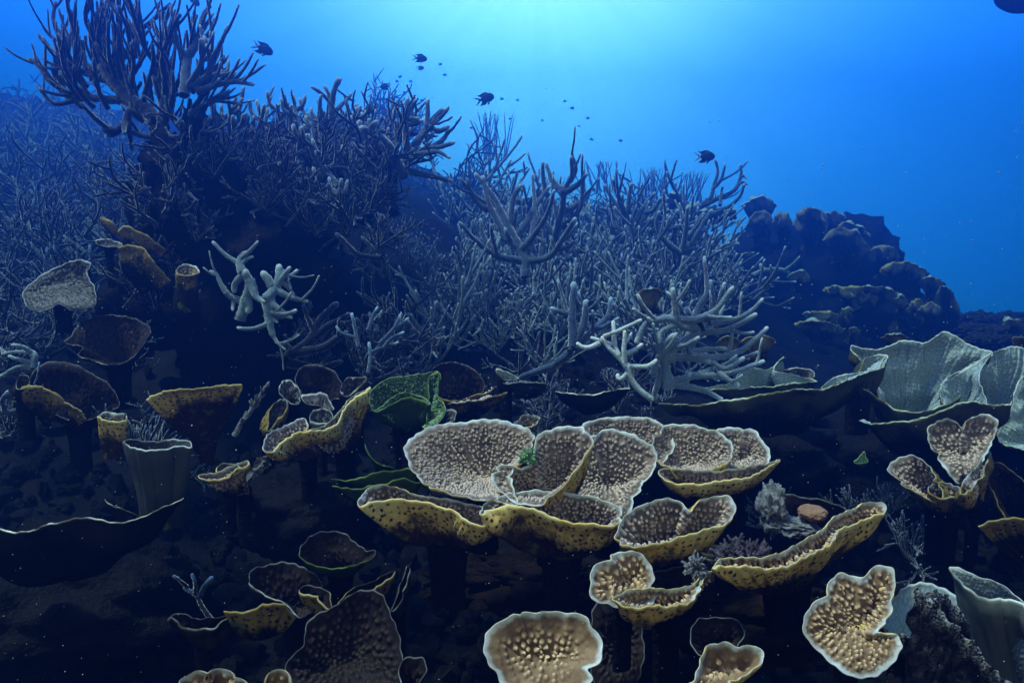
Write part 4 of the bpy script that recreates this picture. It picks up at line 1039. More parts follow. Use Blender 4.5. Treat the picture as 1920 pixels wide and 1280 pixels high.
# ---------------------------------------------------------------- staghorn: the thick-stemmed bush at the upper left
LB = [([(320, 420), (312, 330), (310, 280), (300, 235)], 30, 22, ROCK),  # stem takes near-black rock colour: the shadow on it is painted in
      ([(300, 300), (345, 270), (360, 230)], 22, 14, ROCK),
      ([(300, 240), (270, 205), (240, 185), (215, 160), (195, 130)], 20, 14, STAG_DARK),
      ([(300, 240), (310, 200), (305, 160), (300, 120)], 16, 10, STAG_DARK),
      ([(235, 190), (180, 185), (130, 175), (95, 155), (75, 130), (55, 112)], 10, 4, STAG_DARK),
      ([(140, 190), (105, 195), (85, 180), (78, 166)], 6, 3, STAG_DARK),
      ([(215, 155), (170, 140), (130, 125), (105, 105), (90, 85), (72, 65)], 10, 4, STAG_DARK),
      ([(125, 127), (105, 130), (82, 128)], 5, 3, STAG_DARK),
      ([(200, 140), (150, 115), (138, 80), (115, 65), (98, 40), (100, 5)], 8, 4, STAG_DARK),
      ([(130, 85), (100, 70), (82, 50)], 5, 3, STAG_DARK),
      ([(150, 100), (140, 60), (130, 20), (126, -20)], 7, 4, STAG_DARK),
      ([(200, 130), (175, 75), (160, 35), (170, -10)], 8, 4, STAG_DARK),
      ([(215, 130), (195, 75), (200, 40), (206, 2)], 8, 5, STAG_DARK),
      ([(222, 140), (215, 85), (222, 45), (210, 5)], 7, 4, STAG_DARK),
      ([(250, 130), (245, 75), (235, 40), (225, 15)], 6, 4, STAG_DARK),
      ([(222, 118), (250, 95), (262, 70), (262, 45), (258, 5)], 6, 4, STAG_DARK),
      ([(300, 130), (275, 95), (262, 60), (250, 20), (240, -20)], 7, 4, STAG_DARK),
      ([(265, 55), (285, 40), (299, 27), (318, 10)], 6, 4, STAG_DARK),
      ([(310, 200), (310, 150), (305, 110), (318, 70), (338, 30)], 8, 4, STAG_DARK),
      ([(345, 180), (348, 130), (352, 105), (370, 75), (378, 35), (391, 13)], 12, 5, STAG),
      ([(370, 73), (390, 66), (404, 38)], 6, 4, STAG),
      ([(350, 108), (325, 75), (318, 55), (338, 27)], 7, 4, STAG),
      ([(350, 165), (372, 130), (380, 95), (377, 75)], 8, 4, STAG),
      ([(350, 165), (390, 145), (398, 115), (412, 90), (429, 51)], 9, 4, STAG),
      ([(390, 115), (388, 85), (385, 70)], 6, 4, STAG),
      ([(365, 170), (395, 145), (420, 105)], 8, 4, STAG),
      ([(370, 172), (430, 155), (473, 160)], 8, 4, STAG),
      ([(360, 160), (400, 140), (425, 133), (428, 115)], 6, 3, STAG_PALE),
      ([(345, 225), (385, 198), (430, 180)], 7, 4, STAG),
      ([(355, 215), (395, 190), (420, 170), (427, 145)], 6, 3, STAG),
      ([(330, 235), (365, 205), (400, 190), (452, 195)], 6, 3, STAG),
      ([(300, 235), (270, 200), (258, 175), (266, 155)], 6, 4, STAG_DARK),
      ([(285, 225), (285, 190), (282, 160), (290, 150)], 5, 4, STAG_DARK),
      ([(270, 225), (245, 210), (238, 232), (222, 246), (200, 244)], 10, 9, STAG_DARK),
      ([(310, 260), (270, 255), (232, 245)], 8, 5, STAG_DARK),
      ([(303, 205), (330, 180), (366, 169)], 5, 3, STAG),
      ([(301, 195), (304, 232), (320, 257), (365, 252), (412, 249)], 5, 3, STAG),
      ([(250, 190), (245, 150), (262, 120), (268, 90)], 8, 4, STAG_DARK),
      ([(230, 165), (225, 120), (240, 90), (242, 60)], 8, 4, STAG_DARK),
      ([(265, 205), (275, 160), (285, 120), (285, 85)], 8, 4, STAG_DARK),
      ([(320, 215), (325, 170), (320, 130), (298, 80)], 8, 4, STAG_DARK),
      ([(190, 130), (180, 95), (190, 60), (183, 25)], 7, 4, STAG_DARK)]
rb_ = random.Random(12)
for _ in range(30):
    sx_, sy_ = 235 + rb_.uniform(-95, 130), 150 + rb_.uniform(-45, 60)
    ax_, ay_ = sx_ - 275, sy_ - 330
    l_ = math.hypot(ax_, ay_); ax_, ay_ = ax_ / l_, ay_ / l_
    h_ = rb_.uniform(70, 130); k_ = rb_.uniform(-0.25, 0.25)
    LB.append(([(sx_, sy_), (sx_ + ax_ * h_ * 0.4 + k_ * 30, sy_ + ay_ * h_ * 0.35), (sx_ + ax_ * h_ * 0.55 + k_ * 45, sy_ + ay_ * h_ * 0.7), (sx_ + ax_ * h_ * 0.6 + k_ * 30, sy_ + ay_ * h_ * 1.05)], 6.5, 3.6, STAG_DARK))
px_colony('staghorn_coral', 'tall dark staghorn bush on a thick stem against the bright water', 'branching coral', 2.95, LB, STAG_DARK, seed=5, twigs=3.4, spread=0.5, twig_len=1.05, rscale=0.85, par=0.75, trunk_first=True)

# short thick fingers crowning the boulder
def crown(name, label, xs, seed, d, col, rng_up=(40, 80), tilt=0.4, r=(5.5, 3.2)):
    rng = np.random.default_rng(seed)
    lines = []
    for x, y in xs:
        h = rng.uniform(*rng_up); lean = rng.uniform(-1, 1) * tilt * h
        lines.append(([(x, y), (x + lean * 0.5, y - h * 0.5), (x + lean * 0.8, y - h)], r[0], r[1]))
        for s_ in rng.choice((-1, 1), size=int(rng.integers(1, 3)), replace=True):
            k_ = rng.uniform(0.35, 0.8); l_ = h * rng.uniform(0.35, 0.7)
            lines.append(([(x + lean * 0.8 * k_, y - h * k_), (x + lean * 0.8 * k_ + s_ * l_ * 0.45, y - h * k_ - l_ * 0.4), (x + lean * 0.8 * k_ + s_ * l_ * 0.6, y - h * k_ - l_)], r[0] * 0.75, r[1]))
    return px_colony(name, label, 'branching coral', d, lines, col, seed=seed, twigs=0.5, spread=0.6, group='short staghorn clumps crowning the boulder', sides=8)
crown('staghorn_coral', 'short-fingered staghorn clump on the boulder just right of the tall bush', [(430, 265), (445, 250), (462, 262), (480, 255), (415, 275), (470, 285), (440, 290)], 71, 3.35, STAG)
crown('staghorn_coral', 'short-fingered staghorn clump on the boulder below two watching fish', [(505, 262), (520, 250), (545, 258), (565, 250), (530, 280), (590, 262), (560, 285)], 72, 3.4, STAG)
crown('staghorn_coral', 'staghorn clump spilling over the front of the dark rounded head', [(560, 340), (585, 360), (610, 330), (635, 350), (600, 385), (655, 375), (625, 410)], 73, 3.35, STAG, (40, 90), 0.7, (6, 3))
crown('staghorn_coral', 'staghorn clump on the right flank of the dark rounded head', [(660, 300), (690, 320), (715, 345), (740, 370), (700, 370), (670, 350), (735, 330)], 74, 3.45, STAG, (35, 85), 0.7, (6, 3))
crown('staghorn_coral', 'thin staghorn fingers poking from the shaded face of the boulder', [(370, 330), (390, 350), (420, 320), (440, 340), (400, 300), (460, 320)], 75, 3.2, STAG_DARK, (30, 60), 0.3, (4, 2.5))
crown('staghorn_coral', 'staghorn clump at the ridge between the boulder and the open-armed branch', [(640, 270), (660, 255), (690, 265), (625, 255), (680, 290), (705, 275)], 76, 3.6, STAG, (30, 75), 0.6, (6, 3))
crown('staghorn_coral', 'sparse drooping staghorn twigs low on the boulder, right side', [(640, 470), (665, 500), (690, 520), (720, 480), (735, 440), (705, 430)], 77, 3.35, STAG_DARK, (35, 70), 0.8, (5, 3))

px_colony('staghorn_coral', 'slender forked staghorn rising above the short clumps on the ridge', 'branching coral', 3.45,
          [([(628, 290), (625, 240), (621, 200), (627, 165), (632, 150)], 10, 4), ([(622, 195), (603, 176), (585, 164)], 4, 3), ([(606, 250), (600, 215), (603, 178)], 6, 3),
           ([(627, 168), (634, 158), (639, 149)], 4, 3), ([(620, 195), (615, 175), (608, 163)], 4, 3), ([(630, 230), (648, 218), (650, 208)], 5, 3), ([(632, 250), (600, 235), (590, 225)], 5, 3)],
          STAG, seed=81, twigs=0.2)
px_colony('staghorn_coral', 'open-armed staghorn with curved pale arms reaching over the bright water', 'branching coral', 3.35,
          [([(755, 330), (750, 300), (770, 280), (800, 240), (815, 220), (831, 204)], 10, 6), ([(802, 238), (818, 246), (834, 243), (840, 238)], 7, 4), ([(800, 238), (802, 210), (803, 190)], 6, 4),
           ([(765, 284), (790, 283), (815, 275), (832, 262), (842, 246)], 8, 4), ([(800, 280), (825, 276), (850, 268)], 6, 4), ([(752, 310), (775, 294), (800, 289), (820, 288), (840, 298)], 8, 3),
           ([(763, 282), (762, 240), (764, 215), (765, 188)], 8, 4), ([(764, 218), (755, 216), (746, 210)], 4, 3), ([(766, 216), (772, 200), (778, 190)], 5, 3), ([(764, 224), (775, 222), (784, 221)], 4, 3),
           ([(764, 234), (778, 232), (790, 228)], 6, 5), ([(750, 318), (790, 325), (845, 338)], 8, 4), ([(757, 330), (720, 262), (690, 245), (680, 240)], 12, 6), ([(690, 250), (695, 238), (704, 229)], 6, 5),
           ([(795, 270), (805, 258), (812, 248)], 5, 3), ([(745, 315), (735, 295), (715, 270)], 10, 8)], STAG, seed=82, twigs=0.2)
px_colony('staghorn_coral', 'fine grey staghorn fork half faded behind the open-armed staghorn', 'branching coral', 4.8,
          [([(715, 280), (718, 250), (728, 230), (735, 215), (737, 194)], 5, 2.5), ([(715, 250), (712, 235), (714, 218)], 4, 2.5), ([(716, 255), (690, 222), (668, 198)], 5, 2.5), ([(728, 230), (730, 212), (727, 205)], 3, 2)], STAG, seed=83, twigs=0.2)

# the staghorns that stand out of the middle thicket
px_colony('staghorn_coral', 'large upright staghorn with long curved arms at the left of the thicket', 'branching coral', 3.5,
          [([(985, 520), (983, 480), (955, 450), (930, 415), (915, 380), (905, 335)], 10, 4), ([(983, 480), (950, 420), (925, 370), (890, 325)], 9, 4), ([(930, 400), (900, 385), (870, 345), (860, 335)], 7, 3),
           ([(955, 452), (958, 400), (963, 370), (975, 348)], 8, 4), ([(960, 450), (985, 420), (1003, 390), (1028, 352)], 8, 4), ([(985, 485), (1000, 440), (1005, 390), (1000, 330)], 8, 3),
           ([(975, 470), (1010, 430), (1030, 385), (1036, 360)], 8, 3), ([(985, 490), (1030, 480), (1060, 440), (1078, 410)], 8, 4), ([(920, 385), (895, 370), (880, 350), (877, 336)], 6, 3),
           ([(980, 490), (930, 480), (890, 450), (865, 420)], 8, 3), ([(925, 470), (905, 440), (900, 410)], 6, 3)], STAG, seed=84, twigs=0.5)
px_colony('staghorn_coral', 'staghorn with three steep spikes at its top, tallest of the thicket', 'branching coral', 4.6,
          [([(1035, 500), (1040, 450), (1054, 400), (1060, 358), (1073, 330), (1072, 295)], 10, 3), ([(1058, 360), (1035, 338), (1022, 308)], 7, 3), ([(1068, 340), (1078, 320), (1070, 290)], 6, 3),
           ([(1060, 360), (1085, 345), (1100, 327)], 7, 3), ([(1052, 400), (1080, 385), (1105, 357)], 7, 3), ([(1022, 360), (1018, 330), (1018, 307)], 5, 3), ([(1045, 430), (1075, 410), (1090, 380), (1092, 335)], 7, 3)], STAG, seed=85, twigs=0.4)
px_colony('staghorn_coral', 'candelabra-like staghorn in the middle of the thicket crest', 'branching coral', 5.2,
          [([(1185, 470), (1187, 430), (1170, 405), (1150, 375), (1135, 345)], 8, 3), ([(1187, 432), (1178, 390), (1183, 345)], 7, 3), ([(1188, 430), (1205, 395), (1228, 362)], 7, 3), ([(1175, 410), (1160, 370), (1150, 337)], 6, 3),
           ([(1190, 435), (1225, 410), (1245, 380), (1252, 372)], 7, 3), ([(1185, 445), (1155, 425), (1150, 400)], 6, 3), ([(1205, 400), (1225, 395), (1240, 372)], 5, 3)], STAG, seed=86, twigs=0.5)
px_colony('staghorn_coral', 'thin arching staghorn reaching up under the swimming dark damselfish', 'branching coral', 6.4,
          [([(1240, 410), (1290, 395), (1330, 372), (1338, 345), (1345, 320), (1340, 300)], 6, 2.5), ([(1336, 356), (1352, 335), (1360, 308)], 4, 2), ([(1290, 400), (1340, 375), (1375, 360), (1388, 335), (1388, 312)], 6, 2.5),
           ([(1385, 340), (1392, 330), (1398, 334)], 3, 2), ([(1375, 360), (1390, 342), (1400, 345)], 4, 2), ([(1300, 410), (1350, 395), (1385, 370), (1395, 345)], 5, 2.5), ([(1350, 385), (1352, 360), (1355, 350)], 4, 2)], STAG, seed=87, twigs=0.2)
px_colony('staghorn_coral', 'fan-shaped staghorn with long parallel tines on the right of the thicket', 'branching coral', 4.7,
          [([(1275, 500), (1280, 470), (1285, 440), (1290, 390)], 7, 3), ([(1275, 480), (1300, 450), (1318, 420), (1335, 395)], 7, 3), ([(1275, 475), (1245, 450), (1230, 420), (1235, 395)], 7, 3), ([(1280, 470), (1320, 465), (1360, 440)], 6, 3),
           ([(1290, 450), (1310, 410), (1318, 400)], 5, 3), ([(1275, 485), (1320, 485), (1365, 455)], 6, 3), ([(1240, 445), (1255, 420), (1270, 395)], 5, 3)], STAG, seed=88, twigs=0.4)

px_colony('staghorn_coral', 'upright dark staghorn pair of spikes left of the white staghorn', 'branching coral', 2.6,
          [([(1075, 650), (1073, 600), (1072, 560), (1075, 530)], 10, 5), ([(1080, 640), (1094, 600), (1097, 565)], 9, 5), ([(1078, 655), (1110, 620), (1140, 592), (1144, 562)], 8, 4), ([(1070, 660), (1040, 685), (1000, 700), (970, 715)], 9, 5),
           ([(1072, 590), (1050, 585), (1035, 578)], 6, 4), ([(1110, 620), (1135, 612), (1160, 596)], 6, 3), ([(1076, 560), (1090, 575), (1085, 550)], 5, 3)], STAG, seed=89, twigs=0.6)
FR = [([(1255, 730), (1248, 690), (1246, 672), (1262, 655), (1300, 635), (1318, 618)], 11, 8, STAG_PALE),
      ([(1225, 700), (1235, 670), (1262, 640), (1268, 625)], 7, 4, STAG_PALE), ([(1318, 618), (1275, 608), (1268, 575), (1263, 545)], 9, 5, STAG_PALE), ([(1262, 560), (1252, 548)], 5, 3, STAG_PALE),
      ([(1268, 600), (1245, 597), (1215, 605), (1195, 640)], 8, 5, STAG_PALE), ([(1310, 620), (1350, 621), (1390, 606), (1421, 590)], 7, 4, STAG_PALE), ([(1295, 665), (1345, 670), (1390, 655), (1415, 635), (1437, 613)], 8, 4, STAG_PALE),
      ([(1258, 715), (1310, 705), (1370, 700), (1430, 680)], 7, 4, STAG_PALE), ([(1310, 703), (1370, 680), (1420, 661)], 6, 3, STAG_PALE), ([(1275, 600), (1310, 597), (1345, 580), (1374, 540)], 8, 4, STAG_PALE),
      ([(1300, 602), (1312, 570), (1325, 548), (1320, 480)], 7, 3, STAG), ([(1320, 600), (1345, 577), (1358, 533)], 7, 4, STAG), ([(1330, 607), (1370, 600), (1402, 585), (1427, 562)], 6, 3, STAG_PALE),
      ([(1305, 618), (1295, 600), (1288, 582)], 8, 6, STAG_DARK), ([(1318, 620), (1310, 605), (1306, 592)], 7, 5, STAG_DARK), ([(1250, 672), (1290, 668), (1330, 676)], 8, 6, STAG_PALE), ([(1260, 700), (1258, 678)], 7, 6, STAG_DARK),
      ([(1345, 700), (1365, 712), (1383, 722)], 6, 4, STAG_PALE), ([(1343, 705), (1340, 690), (1344, 690)], 5, 4, STAG_DARK), ([(1262, 720), (1320, 730), (1352, 745)], 7, 4, STAG_PALE), ([(1290, 660), (1330, 655), (1360, 652)], 6, 4, STAG_PALE),
      ([(1330, 675), (1360, 690), (1395, 672)], 6, 4, STAG_PALE), ([(1240, 695), (1232, 720), (1222, 748)], 7, 5, STAG_PALE), ([(1268, 610), (1240, 622), (1236, 640)], 6, 4, STAG_PALE), ([(1236, 655), (1258, 632), (1262, 628)], 5, 4, STAG_PALE)]
px_colony('staghorn_coral', 'large pale staghorn with knobbly tines sweeping right above the dark sheet', 'branching coral', 2.35, FR, STAG_PALE, seed=90, twigs=1.2, spread=0.45)
px_colony('staghorn_coral', 'bright white bare staghorn fork, palest of all the branches', 'branching coral', 2.28,
          [([(1222, 748), (1195, 728), (1180, 708), (1174, 686)], 6, 6), ([(1174, 686), (1160, 668), (1142, 652), (1130, 632)], 6, 4), ([(1172, 682), (1171, 655), (1171, 624)], 5, 4), ([(1175, 685), (1200, 687), (1216, 685), (1230, 676)], 5, 4),
           ([(1168, 664), (1185, 657), (1203, 644)], 5, 3.5), ([(1160, 665), (1152, 648)], 5, 3.5), ([(1152, 648), (1151, 625), (1150, 602)], 5, 3.5), ([(1148, 648), (1125, 638), (1110, 633)], 4.5, 3), ([(1125, 642), (1108, 652), (1092, 652), (1084, 645)], 5, 4),
           ([(1132, 630), (1160, 620), (1200, 600)], 4, 3), ([(1176, 700), (1160, 712), (1158, 704)], 5, 4)],
          STAG_WHITE, seed=91, twigs=0.3, spread=0.3)
px_colony('staghorn_coral', 'long crooked twig coral leading to the golden ledge on the mound', 'branching coral', 6.8,
          [([(1375, 535), (1400, 522), (1430, 508), (1460, 505), (1478, 510)], 5, 4), ([(1432, 508), (1428, 500), (1426, 496)], 5, 3)], STAG_PALE, seed=92, twigs=0.2)
px_colony('finger_coral', 'knobbly blue-grey finger coral with drooping tapered fingers on the boulder face', 'finger coral', 2.85,
          [([(500, 560), (515, 540), (523, 515), (522, 502)], 14, 9), ([(510, 535), (500, 520), (495, 512)], 12, 8), ([(520, 515), (523, 508), (523, 502)], 6, 3), ([(515, 540), (535, 552), (555, 560), (575, 565)], 10, 4),
           ([(522, 525), (540, 538), (552, 553)], 7, 3), ([(528, 518), (534, 507), (541, 525), (546, 542)], 4, 3), ([(505, 560), (515, 575), (530, 585), (547, 596)], 12, 5), ([(500, 565), (503, 600), (510, 625)], 12, 8), ([(508, 622), (518, 640), (534, 655)], 6, 3),
           ([(495, 590), (520, 605)], 6, 3)], FINGER, rscale=0.78, seed=93, twigs=2.2, spread=0.25, part='finger')
px_colony('finger_coral', 'stocky blue-grey finger coral left of the drooping-fingered one', 'finger coral', 2.9,
          [([(450, 600), (462, 560), (468, 530), (460, 510)], 13, 10), ([(468, 525), (475, 545), (480, 558), (494, 567)], 13, 5), ([(455, 515), (442, 530), (440, 545)], 10, 6), ([(425, 550), (412, 530), (405, 515), (394, 510)], 7, 3), ([(425, 550), (440, 560), (455, 565)], 7, 9), ([(462, 560), (468, 580), (466, 583)], 14, 8),
           ([(455, 510), (450, 490), (460, 475), (470, 472)], 12, 4), ([(452, 495), (470, 482), (474, 481)], 6, 3)], FINGER, rscale=0.78, seed=94, twigs=2.2, spread=0.25, part='finger')
px_colony('staghorn_coral', 'pale staghorn sprig pointing left at the left edge above the dim dome plate', 'branching coral', 2.4,
          [([(62, 690), (64, 668), (58, 660)], 7, 6), ([(60, 662), (45, 652), (25, 648)], 5, 3), ([(58, 661), (30, 660), (5, 664)], 4, 3), ([(58, 680), (35, 674), (18, 668)], 5, 3), ([(60, 686), (30, 690), (0, 705)], 4, 3), ([(60, 690), (40, 688), (8, 702)], 4, 3), ([(10, 662), (-5, 650)], 4, 3)], STAG_PALE, seed=95, twigs=0.3)
px_colony('staghorn_coral', 'short blue-grey staghorn branches in the shadow at the left edge, lowest on the slope', 'branching coral', 2.3,
          [([(-10, 770), (20, 772), (50, 758), (62, 748)], 7, 4), ([(10, 772), (5, 750), (15, 735)], 5, 3), ([(40, 762), (45, 745), (60, 735)], 5, 3)], STAG, seed=96, twigs=0.4)
px_colony('staghorn_coral', 'dim staghorn sprig standing in the black hollow at the lower left', 'branching coral', 1.75,
          [([(400, 1165), (380, 1135), (370, 1115), (350, 1100)], 5, 4), ([(372, 1120), (385, 1095), (395, 1085)], 5, 4), ([(366, 1112), (366, 1090), (362, 1075)], 4, 3), ([(352, 1100), (335, 1085), (325, 1078)], 4, 3)], STAG_DARK, seed=97, twigs=0.3)
px_colony('staghorn_coral', 'short staghorn sprigs in front of the dark thicket foot, with bright tips', 'branching coral', 2.8,
          [([(690, 700), (695, 672), (693, 645)], 4, 3), ([(698, 660), (720, 652), (745, 645)], 4, 3), ([(720, 652), (735, 635), (757, 625)], 4, 3), ([(710, 645), (735, 620), (752, 590)], 4, 3), ([(735, 620), (765, 598)], 4, 3), ([(672, 650), (665, 610), (660, 590)], 4, 3), ([(668, 632), (640, 625), (630, 612)], 3, 2.5),
           ([(690, 620), (700, 590), (707, 578)], 4, 3)], STAG, seed=98, twigs=0.8)
px_colony('staghorn_coral', 'dim pair of pencil-like branches on the shaded boulder right of the finger corals', 'branching coral', 3.1,
          [([(715, 484), (690, 482), (670, 478), (650, 460), (632, 440)], 6, 4), ([(690, 482), (700, 468), (680, 445)], 4, 3)], STAG_DARK, seed=99, twigs=0.2)
px_colony('staghorn_coral', 'dark thick staghorn fingers fanning right at the foot of the boulder', 'branching coral', 3.0,
          [([(540, 670), (580, 640), (600, 600), (630, 570)], 12, 6), ([(580, 640), (620, 610), (655, 590)], 10, 5), ([(560, 660), (610, 650), (650, 625)], 10, 5), ([(590, 625), (575, 590), (570, 572)], 6, 4), ([(540, 680), (600, 690), (640, 680)], 10, 5)], STAG_DARK, seed=100, twigs=0.4)

# ---------------------------------------------------------------- the tangled thickets
MASTERS = []
for s_ in range(7):
    V, F, tip = grow_colony(np.random.default_rng(200 + s_), 0.42, 8, 0.0092, up=0.09 if s_ % 2 else -0.01, lev=2, spread=1.0 + 0.4 * (s_ % 3), sides=6, kid_rate=0.9)
    MASTERS.append(mesh_data('staghorn_mesh', V, F, [STAG_LOW], attrs={'tip': tip}))
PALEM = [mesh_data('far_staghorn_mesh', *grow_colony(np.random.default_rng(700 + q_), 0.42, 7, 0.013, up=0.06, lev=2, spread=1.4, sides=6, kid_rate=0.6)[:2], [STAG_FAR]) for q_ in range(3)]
def scatter(regions, n, scale, label, group, seed, jitter=0.25, mats=MASTERS, lift=0.0):
    rng = np.random.default_rng(seed)
    made = 0
    wts = np.array([r[4] for r in regions], float); wts /= wts.sum()
    while made < n:
        x0, y0, x1, y1, _, da, db = regions[rng.choice(len(regions), p=wts)]
        t = rng.random()
        px, py, d = rng.uniform(x0, x1), y1 + (y0 - y1) * t, da + (db - da) * t
        p = P(px, py, d)
        p[2] = 0.5 * p[2] + 0.5 * float(ground_z(p[0], p[1])) if abs(p[2] - float(ground_z(p[0], p[1]))) < 0.35 else p[2]
        o = bpy.data.objects.new('staghorn_coral', mats[int(rng.integers(len(mats)))])
        o.location = p + np.array((0, 0, lift))
        o.rotation_euler = (rng.uniform(-0.35, 0.35), rng.uniform(-0.35, 0.35), rng.uniform(0, 6.28))
        o.scale = (scale * rng.uniform(0.75, 1.3) * (d if scale < 0.3 else 1.0),) * 3
        COL.objects.link(o)
        tag(o, label, 'branching coral', group)
        made += 1
# (x0,y0,x1,y1,weight, depth at y1, depth at y0)
scatter([(830, 485, 1390, 600, 3, 4.3, 6.6), (740, 600, 1330, 715, 1.1, 3.2, 4.2), (740, 470, 850, 600, 0.5, 4.0, 4.8), (880, 455, 1350, 490, 1.2, 6.6, 8.0)], 30, 0.16,
        'tangled blue-grey staghorn coral in the dense thicket on the middle slope', 'staghorn corals of the middle thicket', 1)
scatter([(-40, 400, 260, 490, 2, 4.4, 5.8), (0, 370, 270, 400, 1, 5.8, 6.8), (-40, 470, 130, 640, 0.6, 3.4, 4.4), (200, 300, 330, 420, 0.8, 4.2, 5.0)], 36, 1.0,
        'tangled pale-tipped staghorn coral in the thicket left of the thick-stemmed bush', 'staghorn corals of the left thicket', 2)
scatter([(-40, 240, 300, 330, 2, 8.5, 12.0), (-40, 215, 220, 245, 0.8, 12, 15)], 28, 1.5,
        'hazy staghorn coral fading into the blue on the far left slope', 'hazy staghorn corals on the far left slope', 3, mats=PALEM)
scatter([(440, 235, 760, 275, 1.2, 7.5, 10.0)], 12, 1.15, 'hazy thin staghorn coral on the ridge behind the boulder', 'hazy staghorn corals behind the boulder', 4)
scatter([(820, 370, 910, 400, 1, 6.5, 7.5)], 6, 1.1, 'bluish staghorn coral bush in the gap behind the open-armed staghorn', 'bluish staghorn corals in the gap', 5)
scatter([(1080, 410, 1400, 430, 1, 7.0, 8.5)], 8, 0.9, 'hazy staghorn coral just beyond the crest of the thicket', 'hazy staghorn corals beyond the crest', 6)
def antler_colony(rng, size, arms, r0, sides=8):
    """wide open staghorn: long arms that swing outward and then up, side tines on their upper side"""
    ts = []
    def arm(p, d, length, r, level, up):
        steps = max(7, int(length / 0.022))
        pts = [p]
        for i in range(steps):
            d = d + np.array((0, 0, up * (0.4 + 1.2 * i / steps))) + rng.normal(size=3) * 0.055
            d /= np.linalg.norm(d); pts.append(pts[-1] + d * length / steps)
        pts = np.array(pts)
        ts.append(tube(pts, np.linspace(r, max(r * 0.6, r0 * 0.45), len(pts)), sides, 0.03, 0.14, rng))
        if level < 2:
            for q in np.linspace(0.25, 0.82, int(rng.integers(3, 5)) if level == 0 else int(rng.integers(1, 3))) + rng.uniform(-0.08, 0.08):
                q = int(np.clip(q, 0.1, 0.92) * steps)
                t = pts[q + 1] - pts[q]; t /= np.linalg.norm(t)
                a = rng.normal(size=3) * 0.85 + np.array((0, 0, 0.45)); a -= t * a.dot(t); a /= np.linalg.norm(a)
                th = math.radians(rng.uniform(32, 58))
                arm(pts[q], t * math.cos(th) + a * math.sin(th), length * rng.uniform(0.30, 0.62), max(r * 0.8, r0 * 0.55), level + 1, up * 0.8)
    for k in range(arms):
        a = (k + rng.uniform(-0.35, 0.35)) / arms * 2 * math.pi
        e = math.radians(rng.uniform(2, 45))
        d = np.array((math.cos(a) * math.cos(e), math.sin(a) * math.cos(e), math.sin(e)))
        arm(np.zeros(3) - d * 0.03, d, size * rng.uniform(0.7, 1.05), r0, 0, rng.uniform(0.0, 0.085))
    return merge_tubes(ts)
LONG = []
for s_ in range(6):
    V, F, tip = antler_colony(np.random.default_rng(500 + s_), 0.58, 5 + s_ % 2, 0.0128)
    LONG.append(mesh_data('long_staghorn_mesh', V, F, [[STAG, STAG, STAG_PALE][s_ % 3]], attrs={'tip': tip}))
scatter([(830, 500, 1350, 600, 3, 4.0, 6.2), (780, 600, 1300, 690, 1.4, 3.3, 3.9), (880, 462, 1310, 500, 0.8, 6.2, 7.8)], 58, 0.165,
        'long-armed blue-grey staghorn coral rising out of the middle thicket', 'long-armed staghorns in the middle thicket', 11, mats=LONG)
DARKM = []
for s_ in range(3):
    V, F, tip = grow_colony(np.random.default_rng(400 + s_), 0.26, 9, 0.0085, up=0.10, lev=2, spread=1.2, sides=6, kid_rate=0.9)
    DARKM.append(mesh_data('dark_staghorn_mesh', V, F, [STAG_DARK], attrs={'tip': tip}))
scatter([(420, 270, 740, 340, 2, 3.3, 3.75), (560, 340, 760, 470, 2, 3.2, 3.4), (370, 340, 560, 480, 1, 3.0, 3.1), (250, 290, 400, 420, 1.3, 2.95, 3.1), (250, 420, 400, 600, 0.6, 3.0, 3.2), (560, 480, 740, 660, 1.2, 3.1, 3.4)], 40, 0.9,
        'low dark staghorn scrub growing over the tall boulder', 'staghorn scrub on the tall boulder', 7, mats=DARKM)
for i, (px, py, d) in enumerate([(925, 300, 11.5), (1130, 360, 11), (1225, 372, 11), (1290, 385, 10)]):
    rng = np.random.default_rng(300 + i)
    ts = []
    for _ in range(22):
        p = np.array((rng.normal() * 0.12, rng.normal() * 0.12, 0)); q = [p]
        dd = np.array((rng.normal() * 0.22, rng.normal() * 0.22, 1.0))
        for _s in range(6):
            dd = dd + rng.normal(size=3) * 0.07; dd /= np.linalg.norm(dd); q.append(q[-1] + dd * (0.11 if i == 0 else 0.07))
        ts.append(tube(q, np.linspace(0.010, 0.006, 7), 5, 0.02))
    V, F, tip = merge_tubes(ts)
    tag(mesh_obj('sea_whip', V + P(px, py, d), F, [STAG], None, loc=P(px, py, d), attrs={'tip': tip}),
        ['faint tall bundle of sea whips fading in the blue above the thicket', 'faint low sea whips behind the thicket crest, left of the candelabra', 'faint low sea whips behind the candelabra staghorn', 'faint short sea whips under the damselfish'][i], 'sea whip')

